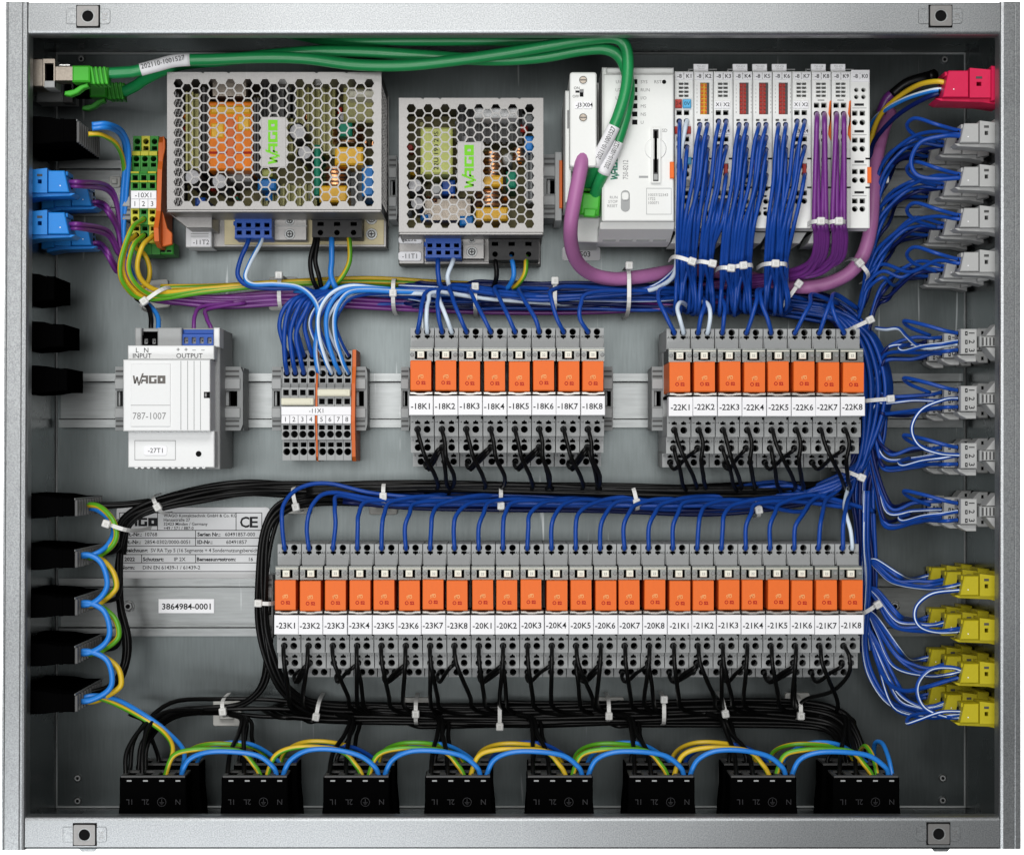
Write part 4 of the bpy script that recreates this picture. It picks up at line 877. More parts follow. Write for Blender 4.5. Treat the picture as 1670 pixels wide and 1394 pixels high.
# ---------------------------------------------------------------- plugs in the side walls
WR, WL = X1 - 4, X0 + 4
def side_plug(name, label, py, d, mat, s, sc=1.0, dz=46, group=None, yd=60, cat='plug'):
    """plug standing out of a side wall: s=-1 from the wall at the right, +1 from the other; height taken at depth yd"""
    y = qy(py, yd); w = WR if s < 0 else WL; h = 16 * sc
    t = thing(name, label, cat, (w + s * 40, y, d + dz / 2), group)
    A = lambda a: w + s * a * sc
    m = MB()
    m.ext([(A(48), y - h), (A(72), y - h), (A(79), y + h), (A(48), y + h)], d, d + dz, mat, 'd', 1.4)
    m.ext([(A(8), y + h + .5), (A(86), y + h + .5), (A(80), y + h + 5), (A(30), y + h + 7), (A(8), y + h + 12)], d + 8, d + dz, mat, 'd', .8)
    m.build('plug_body', t)
    m = MB(); a0, a1 = sorted((A(22), A(47))); wx0, wx1 = sorted((A(33), A(39)))
    m.lid([(a0, y - h - 4 if s < 0 else y - h - 1), (a1, y - h - 1 if s < 0 else y - h - 4), (a1, y + h + 1), (a0, y + h + 1)], [rect(wx0, y - 3, wx1, y + 4)], d - 2, dz, mat, DGREY)
    m.box(wx0 - 1, y - 12, wx1 + 1, y - 8, d - 2.6, d, DGREY, .3)
    m.build('latch_collar', t)
    m = MB(); a0, a1 = sorted((A(2), A(21.5))); m.ext([(a0, y - h - 7), (a1, y - h - 5), (a1, y + h + 4), (a0, y + h + 7)], d - 6, d + dz + 2, mat, 'd', 1.5); m.build('wall_socket', t)
    m = MB(); m.cyl(A(66), y + h * .4, 1.1, d - .5, d, PAPER, 8)
    for k in (-1, 1): m.ext(circ(y + k * 5 * sc, d + dz * .45, 4.2, 10), A(77.5), A(79), HOLE, 'x')
    m.box(min(A(72), A(75)), y - h, max(A(72), A(75)), y - h + 7, d + 10, d + dz - 6, mat, 1)
    m.build('wire_entry', t)
    return t
DEEP = (60, 183, 305); DW = ('front', 'middle', 'rear')
ORD4 = ('topmost', 'second', 'third', 'lowest')
for r, py in enumerate((217, 288, 355, 427)):
    for k, d in enumerate(DEEP):
        side_plug('grey_plug', 'pale grey plug, %s of three in the %s row under the magenta plug' % (DW[k], ORD4[r]), py, d, CGREY, -1, group='pale grey plugs in the side wall')
for r, py in enumerate((955, 1027, 1098, 1163)):
    for k, d in enumerate(DEEP):
        side_plug('yellow_plug', 'yellow plug, %s of three in the %s row of yellow plugs' % (DW[k], ORD4[r]), py, d, YPLUG, -1, group='yellow plugs in the side wall')
side_plug('magenta_plug', 'magenta red plug with earth, blue and white wires near the top corner', 138, 55, MAGENTA, -1, 1.38, 70)
for r, py in enumerate((296, 364)):
    for k, d in enumerate((60, 240)):
        side_plug('blue_plug', 'bright blue plug with purple wires, %s one of the %s pair' % (('front', 'rear')[k], ('upper', 'lower')[r]), py, d, BLUEC, 1, 1.12, 60, group='bright blue plugs in the side wall')
def three_pole(label, py, d):
    y = qy(py, 60); t = thing('three_pole_plug', label, 'plug', (WR - 40, y, d + 20), 'three pole grey plugs in the side wall')
    A = lambda a: WR - a
    m = MB(); m.box(A(78), y - 21, A(51), y + 21, d, d + 46, CGREY, 1.2)
    for k in range(3): m.ext(circ(y - 14 + 14 * k, d + 20, 5, 10), A(79), A(77.8), HOLE, 'x'); m.text(str(k + 1), A(60), y - 14 + 14.3 * k, d - .4, 9.5, INK, math.pi / 2, bold=.01); m.box(A(71), y - 17 + 14.3 * k, A(67), y - 10 + 14.3 * k, d - .4, d, INK); m.box(A(69.6), y - 15 + 14.3 * k, A(68.4), y - 12 + 14.3 * k, d - .8, d - .4, CGREY)
    m.build('plug_body', t)
    m = MB(); m.ext([(A(82), y + 22), (A(50), y + 22), (A(50), y + 33), (A(66), y + 33), (A(78), y + 27)], d + 10, d + 46, CGREY, 'd', 1); m.build('plug_foot', t)
    m = MB(); m.box(A(46), y - 8, A(6), y + 8, d - 1, d + 40, CGREY, 1)
    for k in range(6): m.box(A(43 - 6 * k), y - 6.5, A(40.5 - 6 * k), y + 6.5, d - 1.6, d - .9, DGREY)
    m.box(A(48), y - 9, A(44), y + 9, d - 5, d + 20, LGREY, 1); m.build('latch', t)
    for s_ in (-1, 1):
        m = MB(); m.ext([(A(36), y + s_ * 9), (A(24), y + s_ * 24), (A(18), y + s_ * 30), (A(2), y + s_ * 30), (A(2), y + s_ * 9)], d + 2, d + 44, CGREY, 'd', 1.5); m.box(A(14), y + s_ * 22 - 3, A(10), y + s_ * 22 + 3, d + 1.4, d + 2.4, HOLE); m.build('wall_socket', t)
for r, py in enumerate((557, 650, 743, 834)):
    for k, d in enumerate(DEEP): three_pole('grey three pole plug, %s of three in the %s numbered row' % (DW[k], ORD4[r]), py, d)

def black_side(label, py, hh, a1, d0, d1, ribs=True, group='black plugs in the side wall'):
    y = qy(py, d0); t = thing('black_plug', label, 'plug', (WL + a1 / 2, y, (d0 + d1) / 2), group)
    x = lambda a: WL + a
    m = MB(); m.ext([(x(0), y - hh - 6), (x(a1 * .5), y - hh - 4), (x(a1 * .72), y - hh), (x(a1), y - hh), (x(a1), y + hh), (x(a1 * .72), y + hh), (x(a1 * .5), y + hh + 3), (x(0), y + hh + 5)], d0, d1, BLACK, 'd', 1.5)
    m.box(x(a1 * .74), y - hh - .8, x(a1 * .80), y + hh + .8, d0 - 1.2, d0 + 10, BLACK, .5); m.build('plug_body', t)
    if ribs:
        m = MB(); n = 10
        m.box(x(a1), y - hh, x(a1 + 1.5), y - hh + 3, d0 + 2, d1, MGREY, .4)
        for k in range(n):
            dd = d0 + 4 + k * (d1 - d0 - 10) / n; m.box(x(a1), y - hh + 3, x(a1 + 5), y + hh, dd, dd + 6, COMB, 1)
        m.build('wire_entry', t)
    return t
black_side('large black plug with blue and earth wires above the blue plugs', 213, 19, 100, 60, 250)
for k, py in enumerate((827, 911, 989, 1068, 1146)):
    black_side('black plug with looped wires, ' + ('beside the type plate, uppermost of five', 'second of five from the type plate down', 'beside the number sticker, middle of five', 'fourth of five from the type plate down', 'lowest of five')[k], py, 15, 97, 60, 290)
for k, (py, a, h) in enumerate(((470, 50, 20), (547, 66, 19), (619, 72, 19))):
    black_side('short black blanking plug without wires, ' + ('nearest the blue plugs', 'between two others', 'beside the end of the rail')[k], py, h, a, 120, 250, False, 'black blanking plugs in the side wall')
# network sockets and plugs
def lan(label, dd, lab2):
    d = 66; L = lambda p: qx(p, 60); Y = lambda p: qy(p, 60)
    t = thing('network_socket', label, 'socket', (L(70), Y(118), d + dd + 20), 'network sockets in the side wall')
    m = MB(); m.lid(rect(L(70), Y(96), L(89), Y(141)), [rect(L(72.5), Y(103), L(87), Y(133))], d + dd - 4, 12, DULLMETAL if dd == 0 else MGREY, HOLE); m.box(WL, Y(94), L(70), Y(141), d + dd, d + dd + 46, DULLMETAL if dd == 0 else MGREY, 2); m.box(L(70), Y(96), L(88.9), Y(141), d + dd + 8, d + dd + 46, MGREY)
    m.box(L(72), Y(132), L(89), Y(143), d + dd - 6, d + dd + 20, LGREY if dd == 0 else DGREY, 1); m.build('socket_body', t)
    t = thing('network_plug', lab2, 'plug', (L(150), Y(120), d + dd + 20), 'green network plugs')
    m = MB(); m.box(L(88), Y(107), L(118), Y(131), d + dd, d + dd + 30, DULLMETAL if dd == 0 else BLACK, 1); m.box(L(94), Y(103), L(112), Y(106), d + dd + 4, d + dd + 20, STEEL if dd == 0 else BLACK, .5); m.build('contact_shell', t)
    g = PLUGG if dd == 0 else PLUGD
    m = MB(); m.box(L(117), Y(106.5), L(146), Y(133), d + dd - 3, d + dd + 32, g, 2.5)
    m.box(L(146), Y(108), L(175), Y(135), d + dd + 3, d + dd + 28, PLUGD, 2)
    for k in range(4): m.ext([(L(146 + 7 * k), Y(108)), (L(149.5 + 7 * k), Y(108)), (L(154.5 + 7 * k), Y(136.5)), (L(150 + 7 * k), Y(136.5))], d + dd - 2, d + dd + 30, g, 'd', 1)
    m.build('boot', t)
    m = MB(); pr = [(L(140), Y(133)), (L(128), Y(137)), (L(118), Y(144)), (L(103), Y(147)), (L(102), Y(153)), (L(112), Y(154.5)), (L(124), Y(150)), (L(134), Y(142)), (L(142), Y(139.5))]
    m.ext(pr, d + dd + 6, d + dd + 22, g, 'd', 1.5); m.build('release_lever', t)
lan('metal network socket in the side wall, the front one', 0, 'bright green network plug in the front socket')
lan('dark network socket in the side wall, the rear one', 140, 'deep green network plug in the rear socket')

# ---------------------------------------------------------------- black plugs along the bottom
def bottom_plug(xc, d, label, lit):
    w = 54 * f(60); top = qy(1268, 60); bot = Y1 - 4
    t = thing('socket_plug', label, 'plug', (xc, bot, d + 20), 'black plugs along the bottom wall')
    m = MB(); m.ext([(xc - w, top), (xc + w, top), (xc + w, top + 40), (xc + w + 3, top + 70), (xc + w + 5, bot), (xc - w - 5, bot), (xc - w - 3, top + 70), (xc - w, top + 40)], d, d + 70, BLACK, 'd', 2)
    m.build('plug_body', t)
    m = MB(); m.lid(rect(xc - w + 2, d + 3, xc + w - 2, d + 66), [rect(xc - w + 8 + k * 26.5, d + 12, xc - w + 24 + k * 26.5, d + 52) for k in range(4)], top - 3, 3, DGREY, HOLE, 'y'); 
    for k in range(4): m.box(xc - w + 12 + k * 27, top + 3.5, xc - w + 20 + k * 27, top + 6, d - .6, d + 1, LGREY if lit else BLACK, .3)
    m.build('wire_entry', t)
    if lit:
        m = MB()
        for s, k in (('1L', 0), ('2L', 1), ('N', 3)): m.text(s, xc - w + 16 + k * 27, top + 40, d - .5, 9, BINK, math.pi)
        m.lid(circ(xc - w + 16 + 54, top + 40, 7.5, 18), [circ(xc - w + 16 + 54, top + 40, 6.7, 18)], d - .5, .3, BINK, bottoms=False)
        x = xc - w + 70
        for a, b, c, e in ((-.5, -5, .5, 0), (-4, 0, 4, .9), (-2.8, 2, 2.8, 2.9), (-1.4, 4, 1.4, 4.8)): m.box(x + a, top + 40 + b, x + c, top + 40 + e, d - .5, d - .2, BINK)
        m.build('lettering', t)
        m = MB(); m.box(xc - 10, bot - 3, xc + 10, bot, d - 8, d, LGREY, .5); m.build('snap_foot', t)
    return t
PX = [249 + 166 * k + (2 if k > 6 else 0) for k in range(8)]
NTH = ('first', 'second', 'third', 'fourth', 'fifth', 'sixth', 'seventh', 'eighth')
for k, px in enumerate(PX):
    xc = qx(px, 60)
    bottom_plug(xc, 60, 'front black bottom plug, %s from the corner with the incoming earth wire' % NTH[k], True)
    bottom_plug(xc + 3, 190, 'rear black bottom plug, standing behind the %s front one' % NTH[k], False)
# ---------------------------------------------------------------- wiring
RN = [n for n, o in relays]; LEFT = {n: ORG[o.name] for n, o in relays}
def rx(n, lx): return LEFT[n][0] - RW / 2 + lx
def rp(n, lx, py, d): return (rx(n, lx), qy(py, d) + LEFT[n][1] - RY, d)
def toP(p): return (p[0] / f(p[2]) + CX, p[1] / f(p[2]) + CY)
def Q(p): return [q(*a) for a in p]
J = lambda a: rnd.uniform(-a, a)
ORDN = ('first', 'second', 'third', 'fourth', 'fifth', 'sixth', 'seventh', 'eighth')
G1 = 'blue coil wires of the relays'
# coil wires of the two shorter rows
def coil(n, lx, kind, path, label, r=3.8):
    h = rp(n, lx, 541.5, 168); a = (h[0], h[1], 150); hx, hy = toP(a)
    wire(kind, [h, a] + Q([(hx + dx, hy + dy, d) for dx, dy, d in path]), r, label, G1)
UPL = [(-9, -22, 146), (-27, -56, 180), (-30, -70, 225), (20, -66, 262), (150, -62 + 0, 268), (300, -58, 280)]
for k in range(8):
    n = '-18K%d' % (k + 1); lb = 'wire in the first hole of relay ' + n
    p = {0: [(2, -24, 140), (8, -52, 160), (26, -70, 190), (110, -66, 225), (240, -52, 260)], 1: [(-6, -24, 140), (-8, -54, 160), (10, -72, 195), (120, -60, 230), (260, -56, 265)], 2: [(-12, -24, 140), (-24, -58, 165), (-14, -74, 210), (110, -58, 255), (260, -52, 275)],
         6: [(-8, -22, 140), (-22, -50, 150), (-16, -68, 170), (30, -74, 215), (200, -56, 260)], 7: [(-10, -22, 140), (-14, -46, 150), (2, -62, 170), (70, -66, 220), (200, -60, 260)]}.get(k)
    coil(n, 12.9, 'blue', [(x + J(3), y + J(3), d) for x, y, d in (p or UPL)], 'blue ' + lb)
for n, p in (('-18K1', [(-1, -24, 140), (2, -48, 155), (16, -64, 180), (110, -52, 230), (300, -40, 275)]), ('-18K2', [(-8, -22, 140), (-18, -46, 155), (-26, -58, 190), (-70, -62, 230), (-170, -60, 240)])):
    coil(n, 29.0, 'white', p, 'white wire in the second hole of relay ' + n)
for k in range(8):
    n = '-22K%d' % (k + 1)
    p = [[(-14, -28, 145), (-26, -58, 170), (-10, -72, 210), (80, -60, 262)], [(4, -24, 140), (10, -46, 160), (2, -56, 200), (-60, -56, 260)], [(2, -22, 140), (3, -44, 160), (-10, -58, 200), (-60, -56, 260)], [(8, -24, 140), (16, -52, 150), (20, -70, 190), (60, -60, 260)],
         [(-6, -22, 140), (-16, -50, 150), (-10, -70, 190), (60, -52, 260)], [(12, -24, 140), (24, -46, 155), (28, -62, 200), (70, -46, 250)], [(8, -24, 140), (18, -50, 155), (26, -62, 200), (60, -40, 250)], [(-14, -24, 140), (-20, -48, 155), (-14, -60, 200), (22, -38, 250)]][k]
    coil(n, 12.9, 'blue', p, 'blue wire in the first hole of relay ' + n)
for n, p in (('-22K1', [(-6, -22, 138), (-10, -38, 150), (-6, -48, 165), (2, -46, 200), (6, -40, 240)]), ('-22K2', [(4, -24, 138), (2, -42, 150), (-6, -50, 180), (-14, -46, 230)])):
    coil(n, 29.0, 'white', p, 'white wire in the second hole of relay ' + n)
# coil wires of the long row: over the black trunk and up the side trunk
L24 = ['-%dK%d' % (a, k) for a in (23, 20, 21) for k in range(1, 9)]
for k, n in enumerate(L24):
    h = rp(n, 12.9, 541.5, 168); a = (h[0], h[1], 150); hx, hy = toP(a)
    yo = [796, 804, 810][k % 3] + 14 * (k / 23) + J(6); dd = 232 + (k * 7) % 26
    if k == 0: path = [(hx - 4, 855, 146), (hx - 1, 822, 165), (hx + 24, 796, 190), (hx + 70, 788, 205), (hx + 150, 805, 215), (hx + 260, 812, 225)]
    elif k == 1: path = [(hx - 3, 855, 146), (hx + 8, 820, 165), (hx + 38, 803, 190), (hx + 120, 815, 215), (hx + 240, 818, 235)]
    elif k == 2: path = [(hx + 4, 855, 148), (hx + 3, 825, 165), (hx + 12, 808, 195), (hx + 90, 822, 220), (hx + 220, 822, 240)]
    elif k >= 21: path = [(hx + (1, 2, 0)[k - 21], 860, 146), (hx + (14, 6, 3)[k - 21], 838, 165), (hx + (30, 12, 8)[k - 21], 815, 210), (hx + (60, 30, 14)[k - 21], 800, 235)]
    else: path = [(hx + J(2), 860, 146), (hx + 6 + J(4), 838, 160), (hx + 22 + J(6), 820 + J(3), 190), (hx + 74 + J(10), 812 + J(5), 222), (hx + 170, yo + 8, dd)]
    x0 = path[-1][0]
    while x0 < 1210: x0 += 130 + J(25); path.append((x0, yo + 12 + J(7) - max(0, (x0 - 1150)) * .12, dd + J(10)))
    s = k * 1.9
    if k < 21: path.append((1330 + J(6), 800 - (k % 6) * 2.4 + 8, dd))
    path += [(1384 + (k % 8) * 2.2, 780 - (k % 6) * 3, dd - 10), (1406 + s * .5, 730 - (k % 5) * 3, 225 + (k % 6) * 9), (1409 + s, 650, 222 + (k % 6) * 9), (1404 + s * .95, 590, 225 + (k % 6) * 9), (1384 + s * .8, 540, 230 + (k % 6) * 8), (1345 + s * .3, 505 + (k % 5) * 3, 255), (1260 + J(20), 492 + (k % 5) * 3, 285)]
    wire('blue', [h, a] + Q(path), 3.8, 'blue wire in the first hole of relay ' + n, G1, m=6)
h = rp('-21K8', 29, 541.5, 168); hx, hy = toP((h[0], h[1], 150))
wire('white', [h, (h[0], h[1], 150)] + Q([(hx - 3, 865, 146), (hx - 10, 840, 165), (hx - 13, 822, 215), (hx - 6, 790, 240)]), 3.6, 'white wire in the second hole of relay -21K8', G1)

# contact wires, black
G2 = 'black contact wires of the relays'
def contact(n, k, row):
    h = rp(n, 12.9, 700.5, 166); a = (h[0], h[1], 134); hx, hy = toP(a)
    odd = k % 2
    if row == 1:
        mv = (24 if not odd else 14) + J(4)
        p = [(hx + 5, hy + 20, 118), (hx + mv * .55, hy + 48, 122), (hx + mv + (4 if not odd else 6), hy + 78, 160), (hx + mv - (2 if odd else -4), hy + 98, 230), (hx + mv - 40, hy + 108, 280), (hx - 120, hy + 106, 292)]
    elif row == 2:
        mv = (28 if not odd else 6) + J(5)
        p = [(hx + 6, hy + 22, 118), (hx + mv * .6, hy + 50, 124), (hx + mv + 2, hy + 80, 170), (hx + mv, hy + 98, 240), (hx + mv - 60, hy + 106, 284), (hx - 140, hy + 106, 292)]
    else:
        mv = (10 if not odd else -4) + J(5)
        if k % 5 == 2: mv = 26
        p = [(hx + mv * .1, hy + 24, 112), (hx + mv * .5, hy + 52, 126), (hx + mv, hy + 82, 180), (hx + mv + 3, hy + 98, 235), (min(hx + mv + 26, 1366), hy + 108, 272), (min(hx + mv + 90, 1385), hy + 112 + max(0, hx - 1290) * .5, 285)]
        if k == 23: p = [(hx + 8, hy + 18, 112), (hx + 6, hy + 45, 126), (hx - 20, hy + 72, 170), (hx - 60, hy + 84, 220), (hx - 74, hy + 96, 250), (hx - 80, hy + 112, 280)]
    wire('black', [h, a] + Q(p), 3.7, 'black wire in the upper contact hole of relay ' + n, G2)
def bridge(n1, n2, k):
    b = rp(n2, 12.9, 729.5, 185); a = rp(n1, 14.5 + (0 if k % 3 else 10), 753, 268)
    b1 = (b[0], b[1], 150); a1 = (a[0], a[1], 225); mx = (a[0] + b[0]) / 2
    wire('black', [b, b1, (b[0] - 7, b[1] + 5, 138), (mx, (a[1] + b[1]) / 2 + 4, 160), (a[0] + 4, a[1] + 10, 190), (a[0] - 2, a[1] + 5, 215), a1, a], 3.5, 'black link wire between the lower holes of relays %s and %s' % (n1, n2), 'black link wires between relays')
    if k % 2 == 0: wire('black', [(b[0] + 2, b[1], 185), (b[0] + 1, b[1] + 2, 150), (b[0] - 6, b[1] + 11, 140), (mx + 2, (a[1] + b[1]) / 2 + 11, 165), (a[0] + 6, a[1] + 13, 205), (a[0] + 8, a[1] + 9, 250)], 3.3, 'second black link wire between the lower holes of relays %s and %s' % (n1, n2), 'black link wires between relays')
def contact2(n, k, row):
    h = rp(n, 12.9, 729.5, 188); a = (h[0], h[1], 152); hx, hy = toP(a); mv = J(6) + (12 if row < 3 else 4)
    wire('black', [h, a] + Q([(hx + mv * .2, hy + 12, 138), (hx + mv * .7, hy + 34, 150), (hx + mv, hy + 58, 195), (hx + mv + 4, hy + 74, 245), (hx + mv + (-40 if row < 3 else 24), hy + (80 if row < 3 else 82), 282), (min(hx + mv + (-110 if row < 3 else 80), 1380), hy + (78 if row < 3 else 86), 290)]), 3.6, 'black wire in the middle contact hole of relay ' + n, G2)
for k in (0, 2, 4): contact2('-22K%d' % (k + 1), k, 2)
for k in (1, 5, 7): contact2('-18K%d' % (k + 1), k, 1)
for k in range(0, 24, 3): contact2(L24[k], k, 3)
for k in range(8): contact('-18K%d' % (k + 1), k, 1); contact('-22K%d' % (k + 1), k, 2)
for k, n in enumerate(L24): contact(n, k, 3)
for k in range(0, 8, 2): bridge('-18K%d' % (k + 1), '-18K%d' % (k + 2), k); bridge('-22K%d' % (k + 1), '-22K%d' % (k + 2), k + 1)
for k in range(0, 24, 2): bridge(L24[k], L24[k + 1], k // 2)

def bundle(kind, path, n, rad, r, label, group, wob=2.0, flat=0.6, m=6, stag=None):
    """n single wires running side by side along one path"""
    for i in range(n):
        a = 2.399963 * i; rr = rad * math.sqrt((i + .5) / n); ox, oy = rr * math.cos(a), rr * math.sin(a)
        pl = []
        for j, (px, py, d) in enumerate(path):
            A = path[max(j - 1, 0)]; B = path[min(j + 1, len(path) - 1)]; tx, ty = B[0] - A[0], B[1] - A[1]; L = math.hypot(tx, ty) or 1
            w = wob if 0 < j < len(path) - 1 else wob * .5
            o1, o2 = ox + J(w), oy * flat + J(w)
            pl.append((px - ty / L * o1, py + tx / L * o1, d + o2))
        if stag:
            c = stag[i % len(stag)]
            if c: g = rnd.random(); e = [pl[c - 1][z] * g + pl[c][z] * (1 - g) for z in range(3)]; pl = [(e[0] - 26, path[c][1], e[2] + 42), tuple(e)] + pl[c:]
        kk = kind if isinstance(kind, str) else kind[i % len(kind)]
        wire(kk, Q(pl), r, label, group, m=m)
# black trunk under the shorter rows, on to the wall plugs and down beside the long row
bundle('black', [(1380, 800, 275), (1240, 800, 285), (1050, 803, 285), (860, 803, 285), (700, 803, 285), (560, 798, 280), (470, 797, 270), (400, 796, 250), (330, 806, 235), (250, 824, 225), (205, 850, 225), (192, 900, 240)], 10, 11, 4, 'black wire in the trunk from the shorter relay rows to the wall plugs', 'black wires of the middle trunk', 2.5)
bundle('black', [(1376, 806, 285), (1200, 806, 292), (980, 808, 292), (760, 808, 290), (620, 812, 280), (520, 812, 262), (462, 828, 240), (436, 866, 222), (428, 940, 215), (430, 1020, 215), (444, 1085, 230), (470, 1130, 250), (520, 1155, 268), (620, 1160, 285)], 8, 11, 4, 'black wire in the trunk curving down beside relay -23K1', 'black wires beside the long relay row', 2.5)
bundle('black', [(440, 1000, 250), (437, 1060, 250), (430, 1110, 262), (410, 1138, 272), (380, 1152, 275), (330, 1156, 268), (280, 1160, 240), (240, 1176, 200)], 3, 6, 3.8, 'black wire turning from the long row to the first bottom plug', 'black wires turning to the first bottom plug', 2)
bundle('black', [(228, 1262, 150), (236, 1206, 170), (284, 1162, 232), (360, 1156, 276), (430, 1157, 285), (480, 1158, 286), (520, 1160, 287), (560, 1162, 288), (720, 1166, 288), (880, 1166, 288), (1040, 1162, 288), (1200, 1160, 288), (1320, 1164, 285), (1366, 1180, 270), (1388, 1212, 240), (1394, 1244, 220)], 36, 21, 4, 'black wire in the trunk above the bottom plugs', 'black wires of the bottom trunk', 3, stag=[6, 7, 8, 9, 5, 7, 0, 10, 6])
bundle('shaded_blue', [(560, 806, 246), (680, 816, 262), (840, 820, 265), (1000, 822, 268), (1160, 824, 268), (1290, 815, 262), (1366, 790, 255), (1396, 750, 255), (1412, 690, 255), (1418, 620, 255), (1402, 560, 255), (1370, 520, 265)], 14, 13, 3.8, 'blue wire, shade put into its colour, in the trunk above the long relay row', 'blue wires of the long row trunk', 3)
bundle('black', [(500, 800, 240), (580, 796, 232), (700, 794, 226), (860, 795, 226), (1010, 799, 228), (1150, 802, 232), (1280, 801, 240), (1370, 788, 262)], 10, 8, 4, 'black wire at the upper edge of the trunk above the long relay row', 'black wires above the long row', 2)
for k, px in enumerate(PX):
    for j, dx in enumerate((-44, -17)):
        g_ = px + (-18, -18, -7, -29, -45, -51, -67, -32)[k]
        wire('black', Q([(g_ + 6 * j - 26, 1164, 272), (g_ + 6 * j - 4, 1172, 250), (g_ * .7 + (px + dx) * .3, 1196, 195), (px + dx - (px + dx - g_) * .18, 1226, 130), (px + dx, 1262, 92), (px + dx, 1272, 90)]) if k else Q([(330, 1158, 240), (272, 1160, 190), (232 + 10 * j, 1186 , 150), (px + dx * .95, 1225, 115), (px + dx, 1262, 92), (px + dx, 1272, 90)]), 4, 'black wire in the %s hole of the %s front plug at the bottom' % (('first', 'second')[j], NTH[k]), 'black wires of the bottom plugs')
        xr = toP((qx(px, 60) + 3, 0, 190))[0]
        wire('black', Q([(g_ + 8 * j - 20, 1164, 290), (g_ + 8 * j + 4, 1176, 278), (g_ * .6 + (xr + dx) * .4 + 6, 1202, 255), (xr + dx + 2, 1234, 225), (xr + dx, 1254, 220)]), 3.8, 'black wire in the %s hole of the rear plug behind the %s front plug' % (('first', 'second')[j], NTH[k]), 'black wires of the bottom plugs')
# blue and earth arcs between the bottom plugs
for k in range(7):
    a, b = PX[k], PX[k + 1]; up = J(6); nm = 'between the %s and %s front plugs at the bottom' % (NTH[k], NTH[k + 1])
    wire('yg', Q([(a + 21, 1274, 92), (a + 22, 1260, 92), (a + 34, 1232, 90), (a + 62, 1218 + up, 88), (a + 105, 1217 + up, 88), (a + 145, 1226, 90), (a + 168 - 2, 1248, 92), (b + 9, 1264, 92), (b + 9, 1274, 92)]), 4.4, 'front earth wire arching ' + nm, 'earth arcs between the bottom plugs', ph=k % 8)
    wire('lblue', Q([(a + 47, 1274, 88), (a + 48, 1260, 86), (a + 60, 1238, 82), (a + 88, 1222 + up, 78), (a + 130, 1221 + up, 78), (a + 172, 1232, 82), (b + 30, 1250, 86), (b + 36, 1264, 88), (b + 36, 1274, 90)]), 4.4, 'front blue wire arching ' + nm, 'blue arcs between the bottom plugs')
    ar, br = toP((qx(a, 60), 0, 200))[0] + 4, toP((qx(b, 60), 0, 200))[0] + 4
    wire('yg', Q([(ar + 20, 1254, 220), (ar + 30, 1226, 200), (ar + 60, 1209 + up, 170), (ar + 105, 1209 + up, 170), (ar + 145, 1222, 195), (br + 8, 1250, 220)]), 4.0, 'rear earth wire arching ' + nm, 'earth arcs between the bottom plugs', ph=(k * 3) % 8)
    wire('blue' if k % 2 else 'lblue', Q([(ar + 42, 1256, 220), (ar + 52, 1232, 205), (ar + 86, 1217 - up, 180), (ar + 130, 1217 - up, 180), (ar + 165, 1230, 200), (br + 32, 1254, 220)]), 3.9, 'rear blue wire arching ' + nm, 'blue arcs between the bottom plugs')
wire('lblue', Q([(PX[7] + 45, 1274, 90), (PX[7] + 42, 1262, 92), (PX[7] + 36, 1235, 110), (PX[7] + 26, 1212, 150), (PX[7] + 14, 1212, 180), (PX[7] + 12, 1240, 210)]), 4, 'blue wire looping up from the eighth front plug to its rear neighbour', 'blue arcs between the bottom plugs')
wire('yg', Q([(PX[7] + 18, 1274, 92), (PX[7] + 17, 1260, 95), (PX[7] + 10, 1232, 120), (PX[7] - 2, 1216, 150), (PX[7] - 12, 1228, 190), (PX[7] - 14, 1250, 215)]), 4, 'earth wire looping up from the eighth front plug to its rear neighbour', 'earth arcs between the bottom plugs')
# from the lowest wall plug to the first bottom plug
wire('lblue', '124,1143,120 150,1134,120 190,1140,140 240,1168,160 275,1195,160 300,1225,130 296,1262,96 297,1274,92', 4.2, 'blue wire from the lowest wall plug down to the first bottom plug')
wire('yg', '130,1136,140 152,1136,130 185,1146,140 235,1172,160 268,1195,150 282,1222,120 270,1262,96 269,1274,92', 4.2, 'earth wire from the lowest wall plug down to the first bottom plug', ph=5)
# loops between the wall plugs
LP = (827, 911, 989, 1068, 1146)
for k in range(4):
    a, b = LP[k], LP[k + 1]; w = (0, 0, 4, 8)[k]; nm = 'looping between the %s and %s black wall plugs' % (ORDN[k], ORDN[k + 1])
    if k: wire('lblue', Q([(121, a - 4, 110), (146, a - 6, 108), (166 + w, a + 8, 106), (175 + w, a + 38, 106), (168 + w, b - 20, 106), (149, b - 5, 108), (121, b - 2, 110)]), 5.0, 'blue wire ' + nm, 'blue loops of the wall plugs')
    else: wire('lblue', Q([(128, a, 180), (160, a + 5, 170), (184, a + 30, 150), (178, a + 58, 130), (155, b - 8, 112), (121, b - 3, 110)]), 4.4, 'blue wire ' + nm, 'blue loops of the wall plugs')
    wire('yg', Q([(132, a - 3, 170), (160, a - 2, 140), (182 + w, a + 18, 124), (190 + w, a + 42, 122), (183 + w, b - 22, 124), (160, b - 5, 140), (132, b - 1, 170)]), 5.0, 'earth wire ' + nm, 'earth loops of the wall plugs', ph=(2 + k) % 8)
bundle('black', [(124, 822, 200), (160, 824, 210), (200, 824, 220), (245, 818, 230)], 3, 4, 3.9, 'black wire leaving the uppermost of the five wall plugs', 'black wires of the wall plugs', 1)
bundle('black', [(246, 826, 228), (212, 846, 226), (198, 890, 235), (193, 940, 240), (199, 990, 240), (207, 1040, 240), (205, 1080, 230), (190, 1112, 210), (165, 1126, 190), (130, 1130, 180)], 4, 5, 3.9, 'black wire running down past the five wall plugs', 'black wires of the wall plugs', 2.5)
